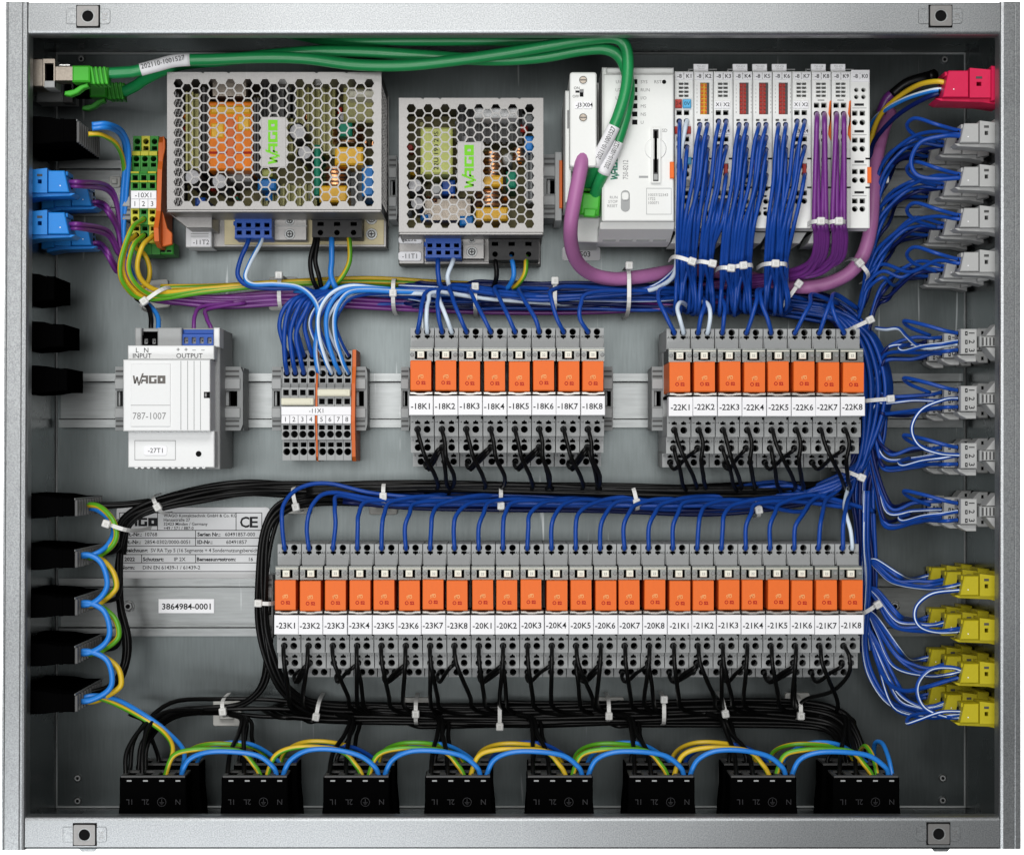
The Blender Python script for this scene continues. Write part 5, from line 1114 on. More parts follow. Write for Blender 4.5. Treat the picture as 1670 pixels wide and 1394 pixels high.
for k in (1, 2, 3): wire('black', Q([(197, LP[k] - 34, 238), (190, LP[k] - 14, 220), (165, LP[k] - 8, 195), (130, LP[k] - 6, 185)]), 3.8, 'black wire in the %s of the five black wall plugs' % ORDN[k], 'black wires of the wall plugs')

# earth wires of the small green strip and the earth and purple trunk
def tx(k): return 220 + 14 * k
for i, (sx, sy, p) in enumerate(((234, 357, [(214, 374, 180), (196, 430, 170), (204, 466, 185), (240, 488, 215)]), (220, 384, [(206, 400, 190), (200, 440, 185), (216, 470, 200), (250, 486, 220)]), (234, 384, [(217, 402, 180), (210, 440, 180), (228, 470, 195), (262, 482, 220)]), (249, 385, [(232, 402, 175), (224, 436, 180), (236, 462, 200), (270, 476, 225)]), (222, 402, [(236, 416, 240), (244, 440, 238), (240, 462, 240), (228, 470, 240)]))):
    tail = [(340, 476 - i * 2, 245), (450, 465 - i * 1.5, 260), (560, 462 - i, 280), (700, 466, 295), (860, 468, 300)] if i < 4 else []
    wire('yg', Q([(sx, sy, 250), (sx, sy, 226), (sx - 2, sy + 2, 212)] + p + tail), 4.4, 'earth wire ' + ('in the upper hole of the middle green terminal', 'in the lower hole of the first green terminal', 'in the lower hole of the middle green terminal', 'in the lower hole of the last green terminal', 'making a short loop behind the green strip')[i], 'earth wires of the green strip', ph=1 if i % 2 else None)
bundle('yg', [(262, 470, 260), (360, 468, 262), (460, 462, 272), (600, 458, 285), (740, 464, 295), (900, 470, 300)], 3, 6, 4, 'earth wire along the upper edge of the upper trunk', 'earth wires of the upper trunk', 1.5)
for j, (yy, d0) in enumerate(((297, 84), (304, 90), (330, 262), (337, 268), (366, 84), (373, 90), (397, 262), (404, 268))):
    r_ = j // 4
    xx = 118 if d0 < 200 else 150
    wire('purple', Q([(xx - 6, yy, d0), (xx + 14, yy, d0), (175, yy + 6 + j, 200), (192, yy + 40, 235), (196 + j, 420, 245), (214 + j, 468, 245), (250, 490 - j, 250), (340, 496 - j * 1.5, 260), (450, 490 - j * 2, 270), (560, 490 - j * 2, 285), (720, 494 - j * 2, 300), (900, 496 - j * 3, 305), (1060, 496 - j * 3, 305), (1200, 488, 305)]), 3.9, 'purple wire from the %s blue plug of the %s pair into the upper trunk' % (('front', 'rear')[d0 > 200], ('upper', 'lower')[r_]), 'purple wires of the blue plugs')
bundle('purple', [(262, 484, 252), (360, 494, 258), (480, 490, 262), (640, 498, 275), (800, 504, 286), (960, 503, 280), (1060, 499, 270), (1160, 494, 265), (1260, 484, 280)], 7, 9, 3.9, 'purple wire in the lower half of the upper trunk', 'purple wires of the upper trunk', 2)
wire('purple', '316,552,190 316,535,186 318,514,200 330,500,225 380,494,250', 3.7, 'purple wire in the second output hole of the white transformer'); wire('purple', '346,552,190 344,535,186 337,518,200 340,504,225 400,494,250', 3.7, 'purple wire in the last output hole of the white transformer')
wire('black', '245,552,190 246,536,186 246,516,200 240,500,230 222,486,250', 4.3, 'black wire in the L input hole of the white transformer'); wire('lblue', '255,552,190 258,536,188 257,516,210 244,498,240 226,486,255', 4.3, 'blue wire in the N input hole of the white transformer')
bundle('lblue', [(150, 207, 90), (175, 206, 100), (198, 218, 160), (207, 250, 200), (203, 320, 235), (200, 400, 250), (222, 474, 262)], 2, 5, 4.4, 'thick blue wire leaving the large black plug', 'blue wires of the large black plug', 1)
wire('yg', '144,219,95 165,220,105 190,236,150 202,270,210 200,330,250 200,420,260', 4.4, 'earth wire leaving the large black plug', ph=1)
# power supply wires
wire('blue', '406,384,240 404,396,222 392,424,222 388,450,222 405,466,215 440,470,212 500,472,220 530,492,250', 4.3, 'blue wire in the blue plug of the wide power supply')
wire('lbw', '428,384,240 425,396,220 408,428,216 400,452,214 412,464,206 450,464,200 490,470,198 515,495,196 518,530,200 514,570,214 518,602,222 521.5,608,240', 4.2, 'white and blue wire from the wide power supply down to the -11X1 strip', half=4)
wire('black', '514,384,240 513,395,226 506,425,222 510,455,226 520,476,240', 4.2, 'black wire in the black plug of the wide power supply, outer one'); wire('black', '518,384,240 518,395,230 514,425,226 520,450,230 526,476,245', 4.2, 'black wire in the black plug of the wide power supply, inner one')
wire('lblue', '541,384,240 541,396,218 541,425,216 540,450,216 552,476,225 570,490,245', 5, 'light blue wire in the black plug of the wide power supply'); wire('lblue', '542,452,225 530,470,232 510,476,250 480,478,270', 4.4, 'light blue wire branching back into the upper trunk')
wire('yg', '568,384,240 570,396,220 570,425,218 560,448,222 545,464,235 520,468,260', 4.5, 'earth wire in the black plug of the wide power supply', ph=0)
wire('blue', '714,418,240 714,428,222 715,450,218 722,470,222 760,482,240 860,482,260', 4.3, 'blue wire in the blue plug of the narrow power supply'); wire('white', '740,418,240 738,428,222 730,450,216 734,468,222 746,478,245', 4.1, 'white wire in the blue plug of the narrow power supply')
wire('black', '806,418,240 808,428,222 810,448,222 806,466,240 798,480,265', 4.3, 'black wire in the black plug of the narrow power supply'); wire('lblue', '832,418,240 836,428,222 838,448,220 832,464,235 820,478,260', 4.4, 'light blue wire in the black plug of the narrow power supply'); wire('yg', '858,418,240 858,428,222 856,446,220 846,462,235 830,474,265', 4.4, 'earth wire in the black plug of the narrow power supply', ph=0)
# the wires of the -11X1 strip
X1S = lambda k: toP((xs[k] + PT / 2, 0, 226))[0]
for k in range(3):
    a = X1S(k); wire('blue', Q([(a, 609, 245), (a, 606, 222), (a - 3 - k, 585, 205), (a - 4 - 4 * k + 0, 545, 200), (a + 2 - 4 * k + k * 4, 510, 200), (a + 20, 484, 215), (a + 70, 474, 240), (a + 160, 476, 262), (a + 330, 480, 275)]), 4.2, 'blue wire in the lower wire hole of the %s -11X1 terminal' % ORDN[k], 'blue wires of the -11X1 strip')
for k in range(4):
    a = X1S(k); wire('blue', Q([(a, 581, 255), (a, 578, 232), (a - 5, 562, 218), (a - 12, 530, 212), (a - 2, 500, 212), (a + 26, 482, 222), (a + 90, 476, 245), (a + 200, 484, 270), (a + 400, 484, 285)]), 4.0, 'blue wire in the upper wire hole of the %s -11X1 terminal' % ORDN[k], 'blue wires of the -11X1 strip')
for k in range(4, 8):
    a = X1S(k); kd = ('bw', 'lbw', 'lblue', 'lbw')[k - 4]
    if k > 4: wire(kd, Q([(a, 609, 245), (a, 606, 222), (a - 8, 590, 206), (a - 20, 548, 196), (a - 20, 510, 196), (a - 2, 480, 200), (a + 30, 466 + 4 * (k - 5), 210), (a + 80, 470 + 3 * (k - 5), 220), (a + 160, 478, 240), (a + 300, 484, 262)]), 4.1, 'light blue wire in the lower wire hole of the %s -11X1 terminal' % ORDN[k], 'light wires of the -11X1 strip', half=3, up=True)
    wire('bw', Q([(a, 581, 255), (a, 578, 232), (a - 9, 562, 216), (a - 20, 530, 208), (a - 12, 505, 208), (a + 10, 484, 214), (a + 70, 478, 232), (a + 180, 482, 262), (a + 330, 488, 275)]), 3.6, 'striped wire in the upper wire hole of the %s -11X1 terminal' % ORDN[k], 'light wires of the -11X1 strip', half=2, up=True)
# the upper trunk
bundle(['shaded_blue', 'blue', 'shaded_blue', 'shaded_blue', 'shaded_blue', 'bw', 'shaded_blue', 'shaded_blue', 'blue'], [(590, 484, 275), (650, 484, 275), (710, 484, 272), (820, 484, 272), (940, 484, 270), (1060, 482, 270), (1160, 484, 275), (1280, 492, 280), (1350, 505, 272)], 34, 25, 3.4, 'blue wire in the upper trunk under the power supplies and the controller', 'blue wires of the upper trunk', 5, m=7, stag=[1, 2, 3, 2])
bundle(['blue', 'bw'], [(650, 470, 245), (760, 474, 240), (880, 486, 240), (1000, 478, 238), (1060, 470, 232), (1098, 448, 215), (1108, 424, 190)], 4, 6, 3.6, 'blue wire rising from the upper trunk to the module with red and blue caps', 'blue wires rising to the first module', 3)
# wires of the input and output modules
G3 = 'blue wires of the input output modules'
WHICH = {1: 'the module with red and blue caps', 2: 'the module with the amber window', 3: 'the module after the amber one', 4: 'the first module with a red window', 5: 'the middle module with a red window', 6: 'the last module with a red window', 7: 'the module before the purple wires', 8: 'the first module with purple wires', 9: 'the second module with purple wires'}
def io(i, col, hy, tie, off, z, down, kind='blue', r=3.5, row=''):
    pl = 1100.3 + 32 * (i - 1); B = i in (2, 4, 5, 6); px = pl + (8.2 if col == 0 else 20.2) + (1.2 if B else 0)
    tx_, ty = tie; gx = tx_ + off
    p = [(px, hy, DM + 12), (px, hy + 1, DM - 3), (px + (gx - px) * .05, hy + 9, DM - 14 - z), (px + (gx - px) * .22, hy + 36, DM - 22 - z)]
    n = max(1, int((ty - hy) / 62))
    for k in range(1, n):
        t = k / n; s = t * t * (3 - 2 * t); p.append((px + (gx - px) * (.22 + .78 * s), hy + 36 + (ty - hy - 50) * t, DM - 20 - z + (40 if kind != 'purple' else 6) * t * t))
    t0 = 150 if kind != 'purple' else 104
    p.append((gx, ty - 10, t0 - z * .6)); p.append((gx, ty + 8, t0 + (10 if kind != 'purple' else 0) - z * .6)); p += down
    wire(kind, Q(p), r, '%s wire in the %s row of %s' % ({'blue': 'blue', 'white': 'white', 'purple': 'purple'}[kind], row, WHICH[i]), G3 if kind != 'purple' else 'purple wires of the input output modules', m=5)
ROWN = ('uppermost', 'second', 'third', 'fourth', 'fifth', 'sixth')
def downs(gx, ty, k, side):
    w = 8 * math.sin(k * 1.9)
    return [(gx + w * .8, ty + 34, 172 + (k % 3) * 8), (gx + w * 1.3, ty + 58 + (k % 4) * 5, 186 + (k % 3) * 10), (gx + w * 1.1 + side * 4, 504 + (k % 4) * 3, 225), (gx + w + side * 24, 502, 272), (gx + side * 70, 492 + (k % 4) * 4, 300)]
YB = (203.5, 224.5, 244.5, 265.5, 286.5, 307.5)
for i, tie, wd in ((2, (1124, 425), 14), (4, (1187, 437), 12), (5, (1213, 433), 15), (6, (1262, 430), 15)):
    for k in range(10 if i != 4 else 8):
        row, col = divmod(k, 2); off = wd * (((k * 0.382) % 1) * 2 - 1) * .85
        io(i, col, YB[row], tie, off, (4 - row) * 6 + (k % 2) * 3, downs(tie[0] + off, tie[1], k, -1 if (i == 2 or k % 3 == 0) else 1), row=ROWN[row])
YA = (198, 240, 284, 328)
for i, tie, wd, rows in ((1, (1112, 424), 7, 2), (3, (1153, 427), 10, 4), (7, (1276, 431), 9, 3)):
    for row in range(rows):
        for col in (0, 1):
            k = row * 2 + col; off = wd * (((k * .382) % 1) * 2 - 1)
            if i == 1 and (row, col) == (0, 1):
                wire('white', Q([(1120.5, 198, 130), (1120, 199, 114), (1117, 212, 92), (1109, 260, 84), (1106, 320, 92), (1105, 380, 118), (1104, 415, 145), (1098, 450, 180), (1070, 470, 220), (1030, 478, 250)]), 4.0, 'thick white wire in the uppermost hole of the module with red and blue caps', G3); continue
            io(i, col, YA[row], tie, off, (3 - row) * 7 + col * 3, downs(tie[0] + off, tie[1], k, -1), row=ROWN[row])
YC = (186, 229, 273)
for i, tie in ((8, (1338, 361)), (9, (1368, 361))):
    for row in range(3):
        for col in (0, 1):
            k = row * 2 + col; off = (-10, 9, -3, 4, -7, 1)[k]
            g = tie[0] + off; e = 60 if i == 8 else 84
            io(i, col, YC[row], tie, off, (3 - row) * 7 + col * 3, [(g + 2, 378, 104), (g + 2, 400, 128), (g - 4, 422, 160), (g - 22 - (e - 60) * .4, 436 + k * 2, 200), (g - e, 446 + k * 2, 228), (g - 130, 456 + k * 2, 255), (g - 240, 476, 280)], 'purple', 4.3, ROWN[row])

# mauve bus cable
wire_m = MB(); S = spline(pts('951,240,150 951,246,95 947,275,70 938,320,66 931,365,80 932,400,120 942,428,165 965,447,205 1000,455,222 1040,452,232 1090,444,250 1140,440,262 1200,448,265 1260,462,256 1310,468,240 1350,462,228 1385,445,218 1408,415,208 1420,370,208 1424,320,220 1428,270,245 1438,220,270 1452,180,285'), 8)
wire_m.tube(S, 12.2, W_BUS, n=14); tag(wire_m.build('bus_cable', org=tuple(S[0])), 'thick mauve bus cable from the bus plug round under the modules', 'cable')
wm = MB(); S = spline(pts('1436,185,268 1448,160,262 1470,146,255 1500,136,240'), 6); wm.tube(S, 9, W_PURPLE, n=10); S2 = spline(pts('1455,155,252 1480,136,244 1512,126,230 1524,122,215'), 6); wm.tube(S2, 9.5, W_BLACK, n=10)
tag(wm.build('sleeved_cable'), 'purple cable end with a black sleeve behind the wires of the magenta plug', 'cable')
# network cables with printed sleeves
def lan_cable(label, sv, sleeves):
    t_org = pts(sv)[0]; t = thing('network_cable_or_reflection', label, 'cable', t_org, 'green network cables')
    S = spline(pts(sv), 8); m = MB(); m.tube(S, 9.8, W_LAN, n=14); m.build('cable_jacket', t)
    for a, b in sleeves:
        n = len(S); i0, i1 = int(a * (n - 1)), int(b * (n - 1)); seg = S[i0:i1 + 1]; m = MB(); m.tube(seg, 10.8, PAPER, n=14)
        mid = (seg[0] + seg[-1]) / 2; dv = seg[-1] - seg[0]; mm = seg[len(seg) // 2]
        ang = math.atan2(dv.y, dv.x)
        if ang > 1.0: ang -= math.pi
        m.text('202110-1001527', mm.x, mm.y, min(p.z for p in seg) - 11.3, 8.2, INK, ang, fit=min(dv.xy.length * .9, 74)); m.build('printed_sleeve', t)
    return t
lan_cable('green network cable from the front plug, lying in front of the other', '172,120,82 205,118,82 222,116,82 256,107,84 290,99,86 350,97,90 430,94,92 500,96,92 580,106,88 660,107,84 740,99,78 820,88,70 890,76,62 950,66,56 1000,62,54 1020,76,56 1024,110,58 1020,150,58 1008,190,60 994,222,64 975,260,82 964,286,110 958,300,130', [(.105, .20), (.845, .925)])
lan_cable('green network cable from the rear plug, lying behind the other', '202,150,214 222,140,205 240,128,190 290,107,150 360,99,120 440,90,110 520,84,104 600,85,100 700,92,98 800,98,95 880,94,88 950,82,80 990,81,74 1014,98,72 1026,140,72 1022,180,74 1012,216,76 1001,246,80 984,282,92 972,312,120 968,330,140', [(.83, .905)])
m = MB(); S = spline(pts('420,46,200 480,56,170 540,66,130 640,66,105 760,66,100 880,66,98 960,60,95 1000,60,95'), 8); m.tube(S, 9.5, W_LAN, n=12); tag(m.build('network_cable_or_reflection', org=tuple(S[0])), 'green tube added as the cable reflection under the top flange', 'cable', 'green network cables')  # made-up tube, imitates the cables mirrored in the top wall
for j, (py, d, lb) in enumerate(((334, 118, 'light green plug of the network cable lower on the controller'), (292, 140, 'green plug of the network cable upper on the controller'))):
    t = thing('network_plug', lb, 'plug', q(962, py, d), 'green network plugs'); a, b, c, e = R(946, py - 20, 980, py + 18, d)
    m = MB(); m.ext([(a + 4, b), (c, b + 3), (c - 4, e), (a, e - 2)], d, d + 40, PLUGG, 'd', 3); m.build('boot', t)
    m = MB(); m.ext([(a + 6, e - 12), (c - 7, e - 11), (c - 10, e + 3), (a + 6, e + 2)], d - 6, d + 6, PLUGG, 'd', 2); m.build('release_lever', t)
t = bpy.data.objects

# wires of the magenta plug
wire('yg', '1545,136,80 1528,133,84 1500,138,110 1470,155,160 1440,182,210 1424,215,235 1417,260,250 1420,300,255', 4.6, 'earth wire in the magenta plug', ph=1)
wire('lbw', '1543,146,90 1520,148,95 1480,160,140 1446,178,200 1425,196,240 1414,220,270', 4.2, 'white and blue wire in the magenta plug', half=4); wire('shaded_blue', '1541,152,90 1515,158,100 1475,180,150 1445,206,200 1422,240,240 1420,290,255', 4.2, 'dark blue wire in the magenta plug')
wire('white', '1420,280,250 1430,310,262 1440,345,268 1432,380,268 1424,400,265', 3.8, 'white wire passing behind the blue loops beside the modules')
# blue wires of the grey plugs
G4 = 'blue wires of the pale grey plugs'
def gx(k): return (1567, 1541, 1517)[k]
for r, py in enumerate((217, 288, 355, 427)):
    for k, d in enumerate(DEEP):
        yy = toP((0, qy(py, 60), d))[1]; x = gx(k); lb = 'blue wire in the %s hole of the %s plug in the %s grey row' % ('%s', DW[k], ORD4[r])
        T = [(1430, 350, 240), (1424, 400, 235), (1416, 440, 235), (1408, 475, 240)]
        mid = {0: [(1440, yy + 50, 215), (1426, yy + 110, 235)], 1: [(1436, yy + 50, 220), (1424, yy + 90, 235)], 2: [(1436, yy + 46, 220), (1420, yy + 76, 235)], 3: [(1440, yy + 4, 215), (1416, yy + 22, 235)]}[r]
        end = [(1408, max(mid[-1][1] + 24, 470), 245), (1400, max(mid[-1][1] + 50, 505), 255)]
        wire('blue', Q([(x + 6, yy + 2, d + 20), (x - 8, yy + 2, d + 19), (x - 40 + J(3), yy - 1 + J(2), d + 20 + (200 - d) * .2), (x - 82 + 12 * k, yy + 12 + J(5), d + (215 - d) * .6)] + mid + end), 3.3, lb % 'lower', G4)
        if k == 0: lp = [(x - 40, yy - 14, d + 10), (x - 74, yy - 24, d + 40), (x - 88, yy - 12, d + 70), (x - 74, yy + 4, d + 90), (x - 40, yy + 16, d + 110)]
        else: lp = [(x - 34, yy - 10 + J(3), d + 12), (x - 66 + 8 * k, yy - 8 + J(4), d + 10), (1446, yy + 22 + J(6), 232), (1430, yy + 70 - r * 8, 242), (1412, max(yy + 110, 475), 250)]
        wire('blue' if k < 2 else 'shaded_blue', Q([(x + 6, yy - 4, d + 22), (x - 8, yy - 5, d + 20)] + lp), 3.3, lb % 'upper', G4)
        if k: wire('shaded_blue', Q([(x + 6, yy + 1, d + 30), (x - 10, yy + 4, d + 30), (x - 50, yy + 10 + J(4), d + 25), (1450, yy + 40 + J(6), 250), (1428, yy + 90 - r * 12, 255), (1408, max(yy + 120, 480), 258)]), 3.2, lb % 'back', G4)
wire('blue', Q([(1567, 222, 76), (1540, 222, 70), (1502, 232, 80), (1486, 262, 90), (1496, 286, 88), (1530, 292, 78), (1567, 290, 76)]), 3.9, 'blue wire looping between the front plugs of the two upper grey rows', G4)
# blue and white wires of the three pole plugs
G5 = 'blue wires of the three pole plugs'
for r, py in enumerate((557, 650, 743, 834)):
    for k, d in enumerate(DEEP):
        c = qy(py, 60); x = gx(k)
        for j in range(3):
            yy = toP((0, c - 14 + 14 * j, d))[1]; lb = 'wire in hole %s of the %s plug in the %s three pole row' % (('one', 'two', 'three')[j], DW[k], ORD4[r])
            if k == 2 and j == 1: continue
            a = (1430 - J(4), py + (-6, 10, 26)[j] + (r == 0) * 40 + (r == 3) * -62 + (r == 2) * -28, 235 + J(8)); b = (a[0] - 12, a[1] + (40 if r < 2 else -60), 245)
            kd = 'bw' if (j == 1 and k < 2) else ('blue' if k < 2 else 'shaded_blue')
            if j == 0 and k == 0: p = [(x - 26, yy - 4, d + 10), (x - 62, yy - 14, d + 25), (x - 92, yy - 20, d + 60), (x - 84, yy - 10, d + 85), (x - 50, yy + 4, d + 100)]
            elif j == 1 and k == 0 and r == 1: p = [(x - 28, yy + 2, d + 4), (x - 64, yy + 18, d + 2), (x - 80, yy + 48, d + 4), (x - 68, yy + 76, d + 6), (x - 36, 739, d + 6), (x, 742, d + 14)]
            elif j == 1 and k == 0: p = [(x - 30, yy + 4, d + 10), (x - 62, yy + 8, d + 30), (x - 92, yy + 16, d + 60), (x - 100, yy + 10, d + 80), (x - 84, yy + 4, d + 110)]
            else: p = [(x - 26 + 4 * k, yy + J(2) + 2, d + 12), (x - 64 + 12 * k, yy + 4 + J(5), d + (230 - d) * .5), (1452 - 4 * j, yy + (10, 4, 8)[j] + J(4), 222), a, b]
            wire(kd, Q([(x + 8, yy, d + 20), (x - 6, yy, d + 19)] + p), 3.3, ('blue ' if kd != 'bw' else 'striped ') + lb, G5, half=1)
wire('bw', '1428,535,225 1445,537,205 1466,536,180 1480,550,150 1500,566,120 1530,566,95 1566,560,82', 3.4, 'white striped wire crossing to the topmost three pole row', G5, half=4)
# wires of the yellow plugs
G6 = 'blue wires of the yellow plugs'
for r, py in enumerate((955, 1027, 1098, 1163)):
    for k, d in enumerate(DEEP):
        yy = toP((0, qy(py, 60), d))[1]; x = (1574, 1548, 1524)[k]
        for j in range(2):
            lb = 'wire in the %s hole of the %s plug in the %s yellow row' % (('upper', 'lower')[j], DW[k], ORD4[r])
            ay = (880, 925, 960, 985)[r]; kd = 'bw' if ((j == 0 and (r + k) % 2 == 0) or (r == 3 and k < 2)) else 'blue'
            if k == 0 and j == 1 and r < 3: continue
            if k == 0 and j == 0 and r == 3: kd = 'bw'; p = [(x - 40, yy - 2, d + 10), (x - 74, yy + 10, d + 30), (x - 94, yy + 16, d + 50), (x - 88, yy + 4, d + 70), (x - 50, yy - 4, d + 90)]
            else: p = [(x - 28, yy + (2, 5)[j] + J(3), d + 16), (x - 62 + 10 * k, yy + (3, 8)[j] + J(4), d + (230 - d) * .5), (1458 + 4 * k, yy - 2 + J(5) + 4 * j + (0, -2, -14, -16)[r], 215), (1432, yy - (26, 44, 64, 84)[r] + 4 * j, 235), (1418 - 2 * r, ay + 30, 245), (1411 - 2 * r, ay, 245), (1409, 860, 240), (1410, 800, 240)]
            wire(kd, Q([(x + 6, yy - 3 + 6 * j, d + 22), (x - 8, yy - 3 + 6 * j, d + 20)] + p), 3.2, ('striped ' if kd == 'bw' else 'blue ') + lb, G6, half=1)
wire('bw', '1574,962,80 1555,963,76 1520,968,70 1497,985,72 1492,1005,74 1502,1022,74 1530,1030,76 1576,1028,82', 3.6, 'striped wire looping from the topmost yellow row to the one below', G6)
wire('bw', '1574,1095,80 1552,1088,74 1520,1090,72 1500,1108,74 1496,1130,76 1508,1154,78 1540,1168,78 1576,1170,82', 3.6, 'striped wire looping from the third yellow row to the lowest', G6)
wire('blue', '1574,1104,80 1556,1106,84 1510,1120,110 1475,1126,150 1448,1112,200 1428,1070,235 1412,1000,245', 3.9, 'plain blue wire sagging below the third yellow row', G6)
# side trunk beside the relays
bundle(['shaded_blue', 'blue', 'shaded_blue', 'bw', 'shaded_blue', 'blue'], [(1300, 498, 285), (1350, 504, 272), (1392, 530, 262), (1416, 575, 255), (1426, 640, 255), (1424, 700, 255), (1414, 750, 250), (1405, 800, 250), (1408, 860, 250), (1410, 930, 250), (1411, 1000, 255), (1418, 1060, 258)], 20, 17, 3.5, 'blue wire in the trunk running down beside the relay rows', 'blue wires of the side trunk', 3.5)
bundle(['bw', 'blue', 'bw'], [(1412, 800, 225), (1412, 880, 225), (1414, 935, 230), (1412, 1000, 235), (1408, 1050, 240), (1420, 1100, 240), (1450, 1145, 235), (1500, 1166, 230)], 3, 6, 3.7, 'wire at the side trunk edge curving to the lowest yellow row', 'blue wires beside the long row', 2.5)

# ---------------------------------------------------------------- cable ties and their mounts
def tie(px, py, L, ang, db, df, label, head=-.5, w=3.4):
    """strap across a bundle; ang is the direction of the strap in the picture plane, head the place of the head along it"""
    t = thing('cable_tie', label, 'cable tie', q(px, py, db), 'white nylon cable ties'); c, s = math.cos(ang), math.sin(ang)
    cx, cy, _ = q(px, py, df); Lh = L / 2 * f(df); m = MB(); n = 14; ring = []
    for th in (0, 1.8):
        for sgn in (-1, 1):
            for k in range(n + 1):
                a = math.pi * k / n; u = -math.copysign(abs(math.cos(a)) ** .7, math.cos(a)) * (Lh + th); dd = db - (db - df + th) * math.sin(a) ** .45
                ring.append((cx + c * u - s * w * sgn, cy + s * u + c * w * sgn, dd))
    N = n + 1; fs = []
    for k in range(n):
        fs += [[k, k + 1, N + k + 1, N + k], [2 * N + k, 3 * N + k, 3 * N + k + 1, 2 * N + k + 1], [k, 2 * N + k, 2 * N + k + 1, k + 1], [N + k, N + k + 1, 3 * N + k + 1, 3 * N + k]]
    m.add(ring, fs, NYLON); m.build('strap', t)
    u = head * 2 * Lh; hx, hy = cx + c * u, cy + s * u; hd = df - 3
    def rot(pl): return [(hx + c * a - s * b, hy + s * a + c * b) for a, b in pl]
    m = MB(); m.ext(rot(rrect(-6.5, -6.2, 6.5, 6.2, 2)), hd - 4, hd + 9, NYLON, 'd', 1.6); m.ext(rot(rect(-3, -2.6, 3, 2.6)), hd - 4.6, hd - 3.9, NYLONM); m.build('head', t)
    return t
def mount(px, py, w, h, label, ang=0.0, d=352):
    x, y, _ = q(px, py, d); t = thing('tie_mount', label, 'tie mount', (x, y, 359), 'white adhesive mounts of the cable ties'); w2, h2 = w / 2 * f(d), h / 2 * f(d); c, s = math.cos(ang), math.sin(ang)
    ro = lambda pl: [(x + c * (a - x) - s * (b - y), y + s * (a - x) + c * (b - y)) for a, b in pl]
    m = MB(); m.ext(ro(rrect(x - w2, y - h2, x + w2, y + h2, 4)), d - 5, 359.6, NYLONM, 'd', 1.2); m.build('adhesive_pad', t)
    m = MB(); m.ext(ro(rect(x - w2 * .5, y - h2 * .5, x + w2 * .5, y + h2 * .5)), d - 14, d - 5, NYLONM, 'd', 1.5); m.build('saddle', t)
PI = math.pi
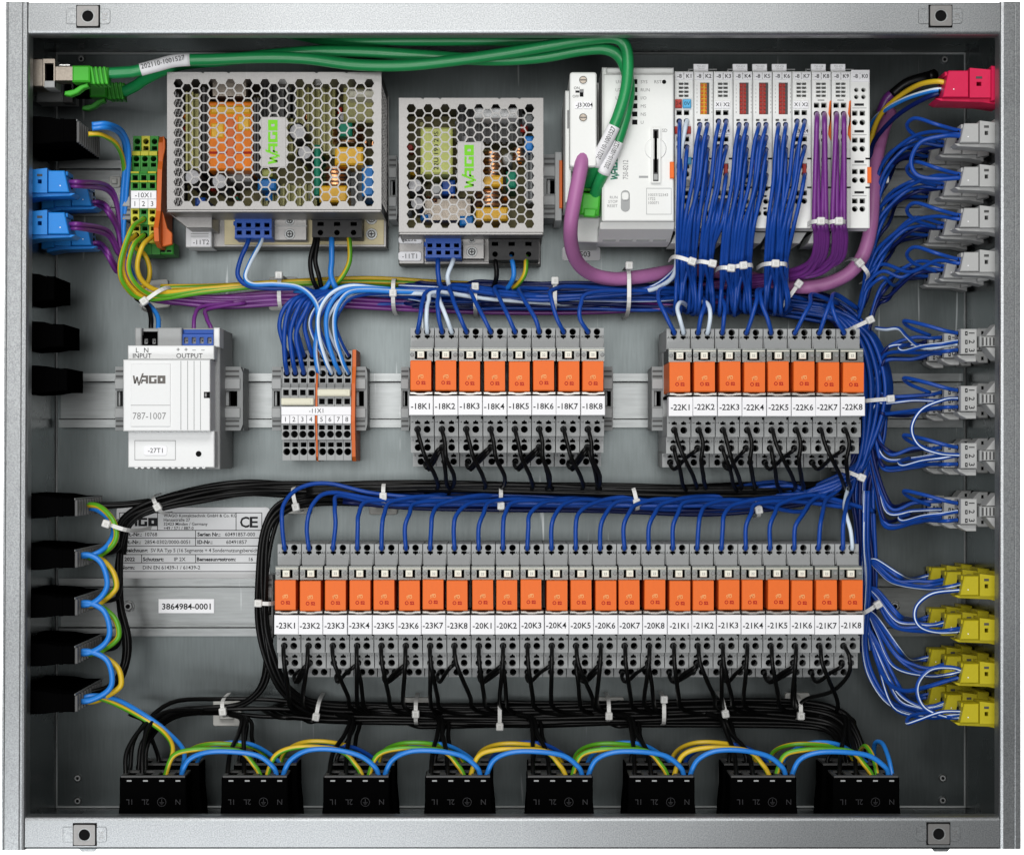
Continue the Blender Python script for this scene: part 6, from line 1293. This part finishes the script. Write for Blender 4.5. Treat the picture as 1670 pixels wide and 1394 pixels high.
TIES = ((247, 483, 58, -.62, 300, 205, 'white cable tie holding the earth loops below the green strip', -.25), (455, 475, 56, PI / 2, 330, 222, 'white cable tie on the upper trunk between wide supply and -11X1 strip', -.46), (641, 478, 54, PI / 2, 330, 215, 'white cable tie on the upper trunk between the two power supplies', .0),
        (775, 486, 46, PI / 2, 330, 215, 'white cable tie on the upper trunk under the narrow power supply', -.40), (905, 480, 52, PI / 2, 330, 222, 'white cable tie on the upper trunk above relay -18K6', -.42), (1026, 470, 80, PI / 2, 340, 202, 'long white cable tie holding the mauve cable to the upper trunk', -.46),
        (1118, 423, 40, .32, 200, 112, 'white cable tie on the bundle of the modules with blue caps and amber window', .28), (1152, 428, 28, .20, 200, 122, 'white cable tie on the thin bundle after the amber module', .36), (1188, 437, 28, .1, 200, 122, 'white cable tie on the bundle of the first red window module', .15), (1213, 433, 36, -.1, 200, 118, 'white cable tie on the bundle of the middle red window module', -.02), (1267, 430, 42, 0.02, 200, 112, 'white cable tie on the bundle next to the purple wires', -.06),
        (1290, 480, 70, 2.2, 320, 205, 'white cable tie slanting over the trunk under the purple wires', -.30), (1339, 361, 28, 0.0, 124, 70, 'white cable tie on the first purple bundle', -.02), (1368, 361, 26, 0.0, 124, 70, 'white cable tie on the second purple bundle', 0), (1407, 435, 44, .85, 300, 190, 'white cable tie on the mauve cable where it bends up', -.18),
        (1426, 293, 40, .02, 320, 230, 'white cable tie beside the end module', .42), (1406, 528, 48, -.45, 320, 205, 'white cable tie at the bend of the side trunk beside relay -22K8', .30), (1430, 652, 56, -.08, 320, 200, 'white cable tie on the side trunk between the relays and three pole plugs', .40), (1394, 774, 40, .40, 320, 205, 'white cable tie where the side trunk meets the trunk of the long row', .30), (1418, 994, 38, -.55, 320, 212, 'white cable tie beside relay -21K8', .42),
        (255, 823, 34, 1.05, 300, 205, 'white cable tie on the black wires above the type plate', .12), (192, 860, 46, .32, 300, 115, 'white cable tie round the black and earth wires beside the type plate', -.42), (480, 815, 40, 1.35, 320, 222, 'white cable tie on the black trunk above relay -23K1', .30), (625, 806, 40, PI / 2, 320, 208, 'white cable tie on the blue and black trunk above relay -23K5', .08), (817, 812, 42, PI / 2, 320, 212, 'white cable tie on the blue and black trunk above relay -20K2', .30), (1037, 812, 42, 1.35, 320, 212, 'white cable tie on the blue and black trunk above relay -20K7', .18), (1237, 828, 34, 1.4, 320, 212, 'white cable tie on the blue and black trunk above relay -21K4', .10),
        (432, 984, 30, .05, 320, 190, 'white cable tie on the black wires beside relay -23K1', -.36), (363, 1157, 30, 1.45, 330, 232, 'white cable tie on the black wires above the second bottom plug', .1), (517, 1160, 40, 1.75, 330, 240, 'white cable tie on the bottom trunk above the third plug', .22), (678, 1163, 44, PI / 2, 330, 240, 'white cable tie on the bottom trunk above the fourth plug', .02), (815, 1166, 46, PI / 2, 330, 244, 'white cable tie on the bottom trunk before the fifth plug', .40), (993, 1160, 40, PI / 2, 330, 240, 'white cable tie on the bottom trunk before the sixth plug', .18), (1083, 1162, 48, PI / 2, 330, 244, 'white cable tie on the bottom trunk above the sixth plug', -.46), (1182, 1158, 40, 1.4, 330, 240, 'white cable tie on the bottom trunk before the seventh plug', .14), (1306, 1158, 36, PI / 2, 330, 236, 'white cable tie near the end of the bottom trunk', .25))
for a in TIES: tie(*a)
for px, py, w, h, lb, an in ((254, 480, 44, 46, 'white tie mount below the green strip', -.1), (462, 479, 46, 54, 'white tie mount behind the upper trunk between wide supply and -11X1 strip', 0), (640, 477, 46, 50, 'white tie mount behind the upper trunk between the two power supplies', 0), (1290, 490, 30, 46, 'white tie mount under the purple wires', .5), (488, 817, 42, 42, 'white tie mount behind the black trunk above relay -23K1', .05), (625, 818, 46, 42, 'white tie mount behind the trunk above relay -23K5', 0), (817, 814, 46, 44, 'white tie mount behind the trunk above relay -20K2', 0), (1030, 814, 44, 44, 'white tie mount behind the trunk above relay -20K7', 0), (1212, 816, 44, 44, 'white tie mount behind the trunk above relay -21K4', 0),
                             (371, 1160, 46, 46, 'white tie mount above the second bottom plug', 0), (679, 1160, 44, 46, 'white tie mount above the fourth bottom plug', 0), (996, 1158, 42, 44, 'white tie mount before the sixth bottom plug', 0), (1300, 1152, 40, 46, 'white tie mount near the end of the bottom trunk', 0), (188, 297, 18, 18, 'small white tie mount above the upper blue plugs', 0)):
    mount(px, py, w, h, lb, an)
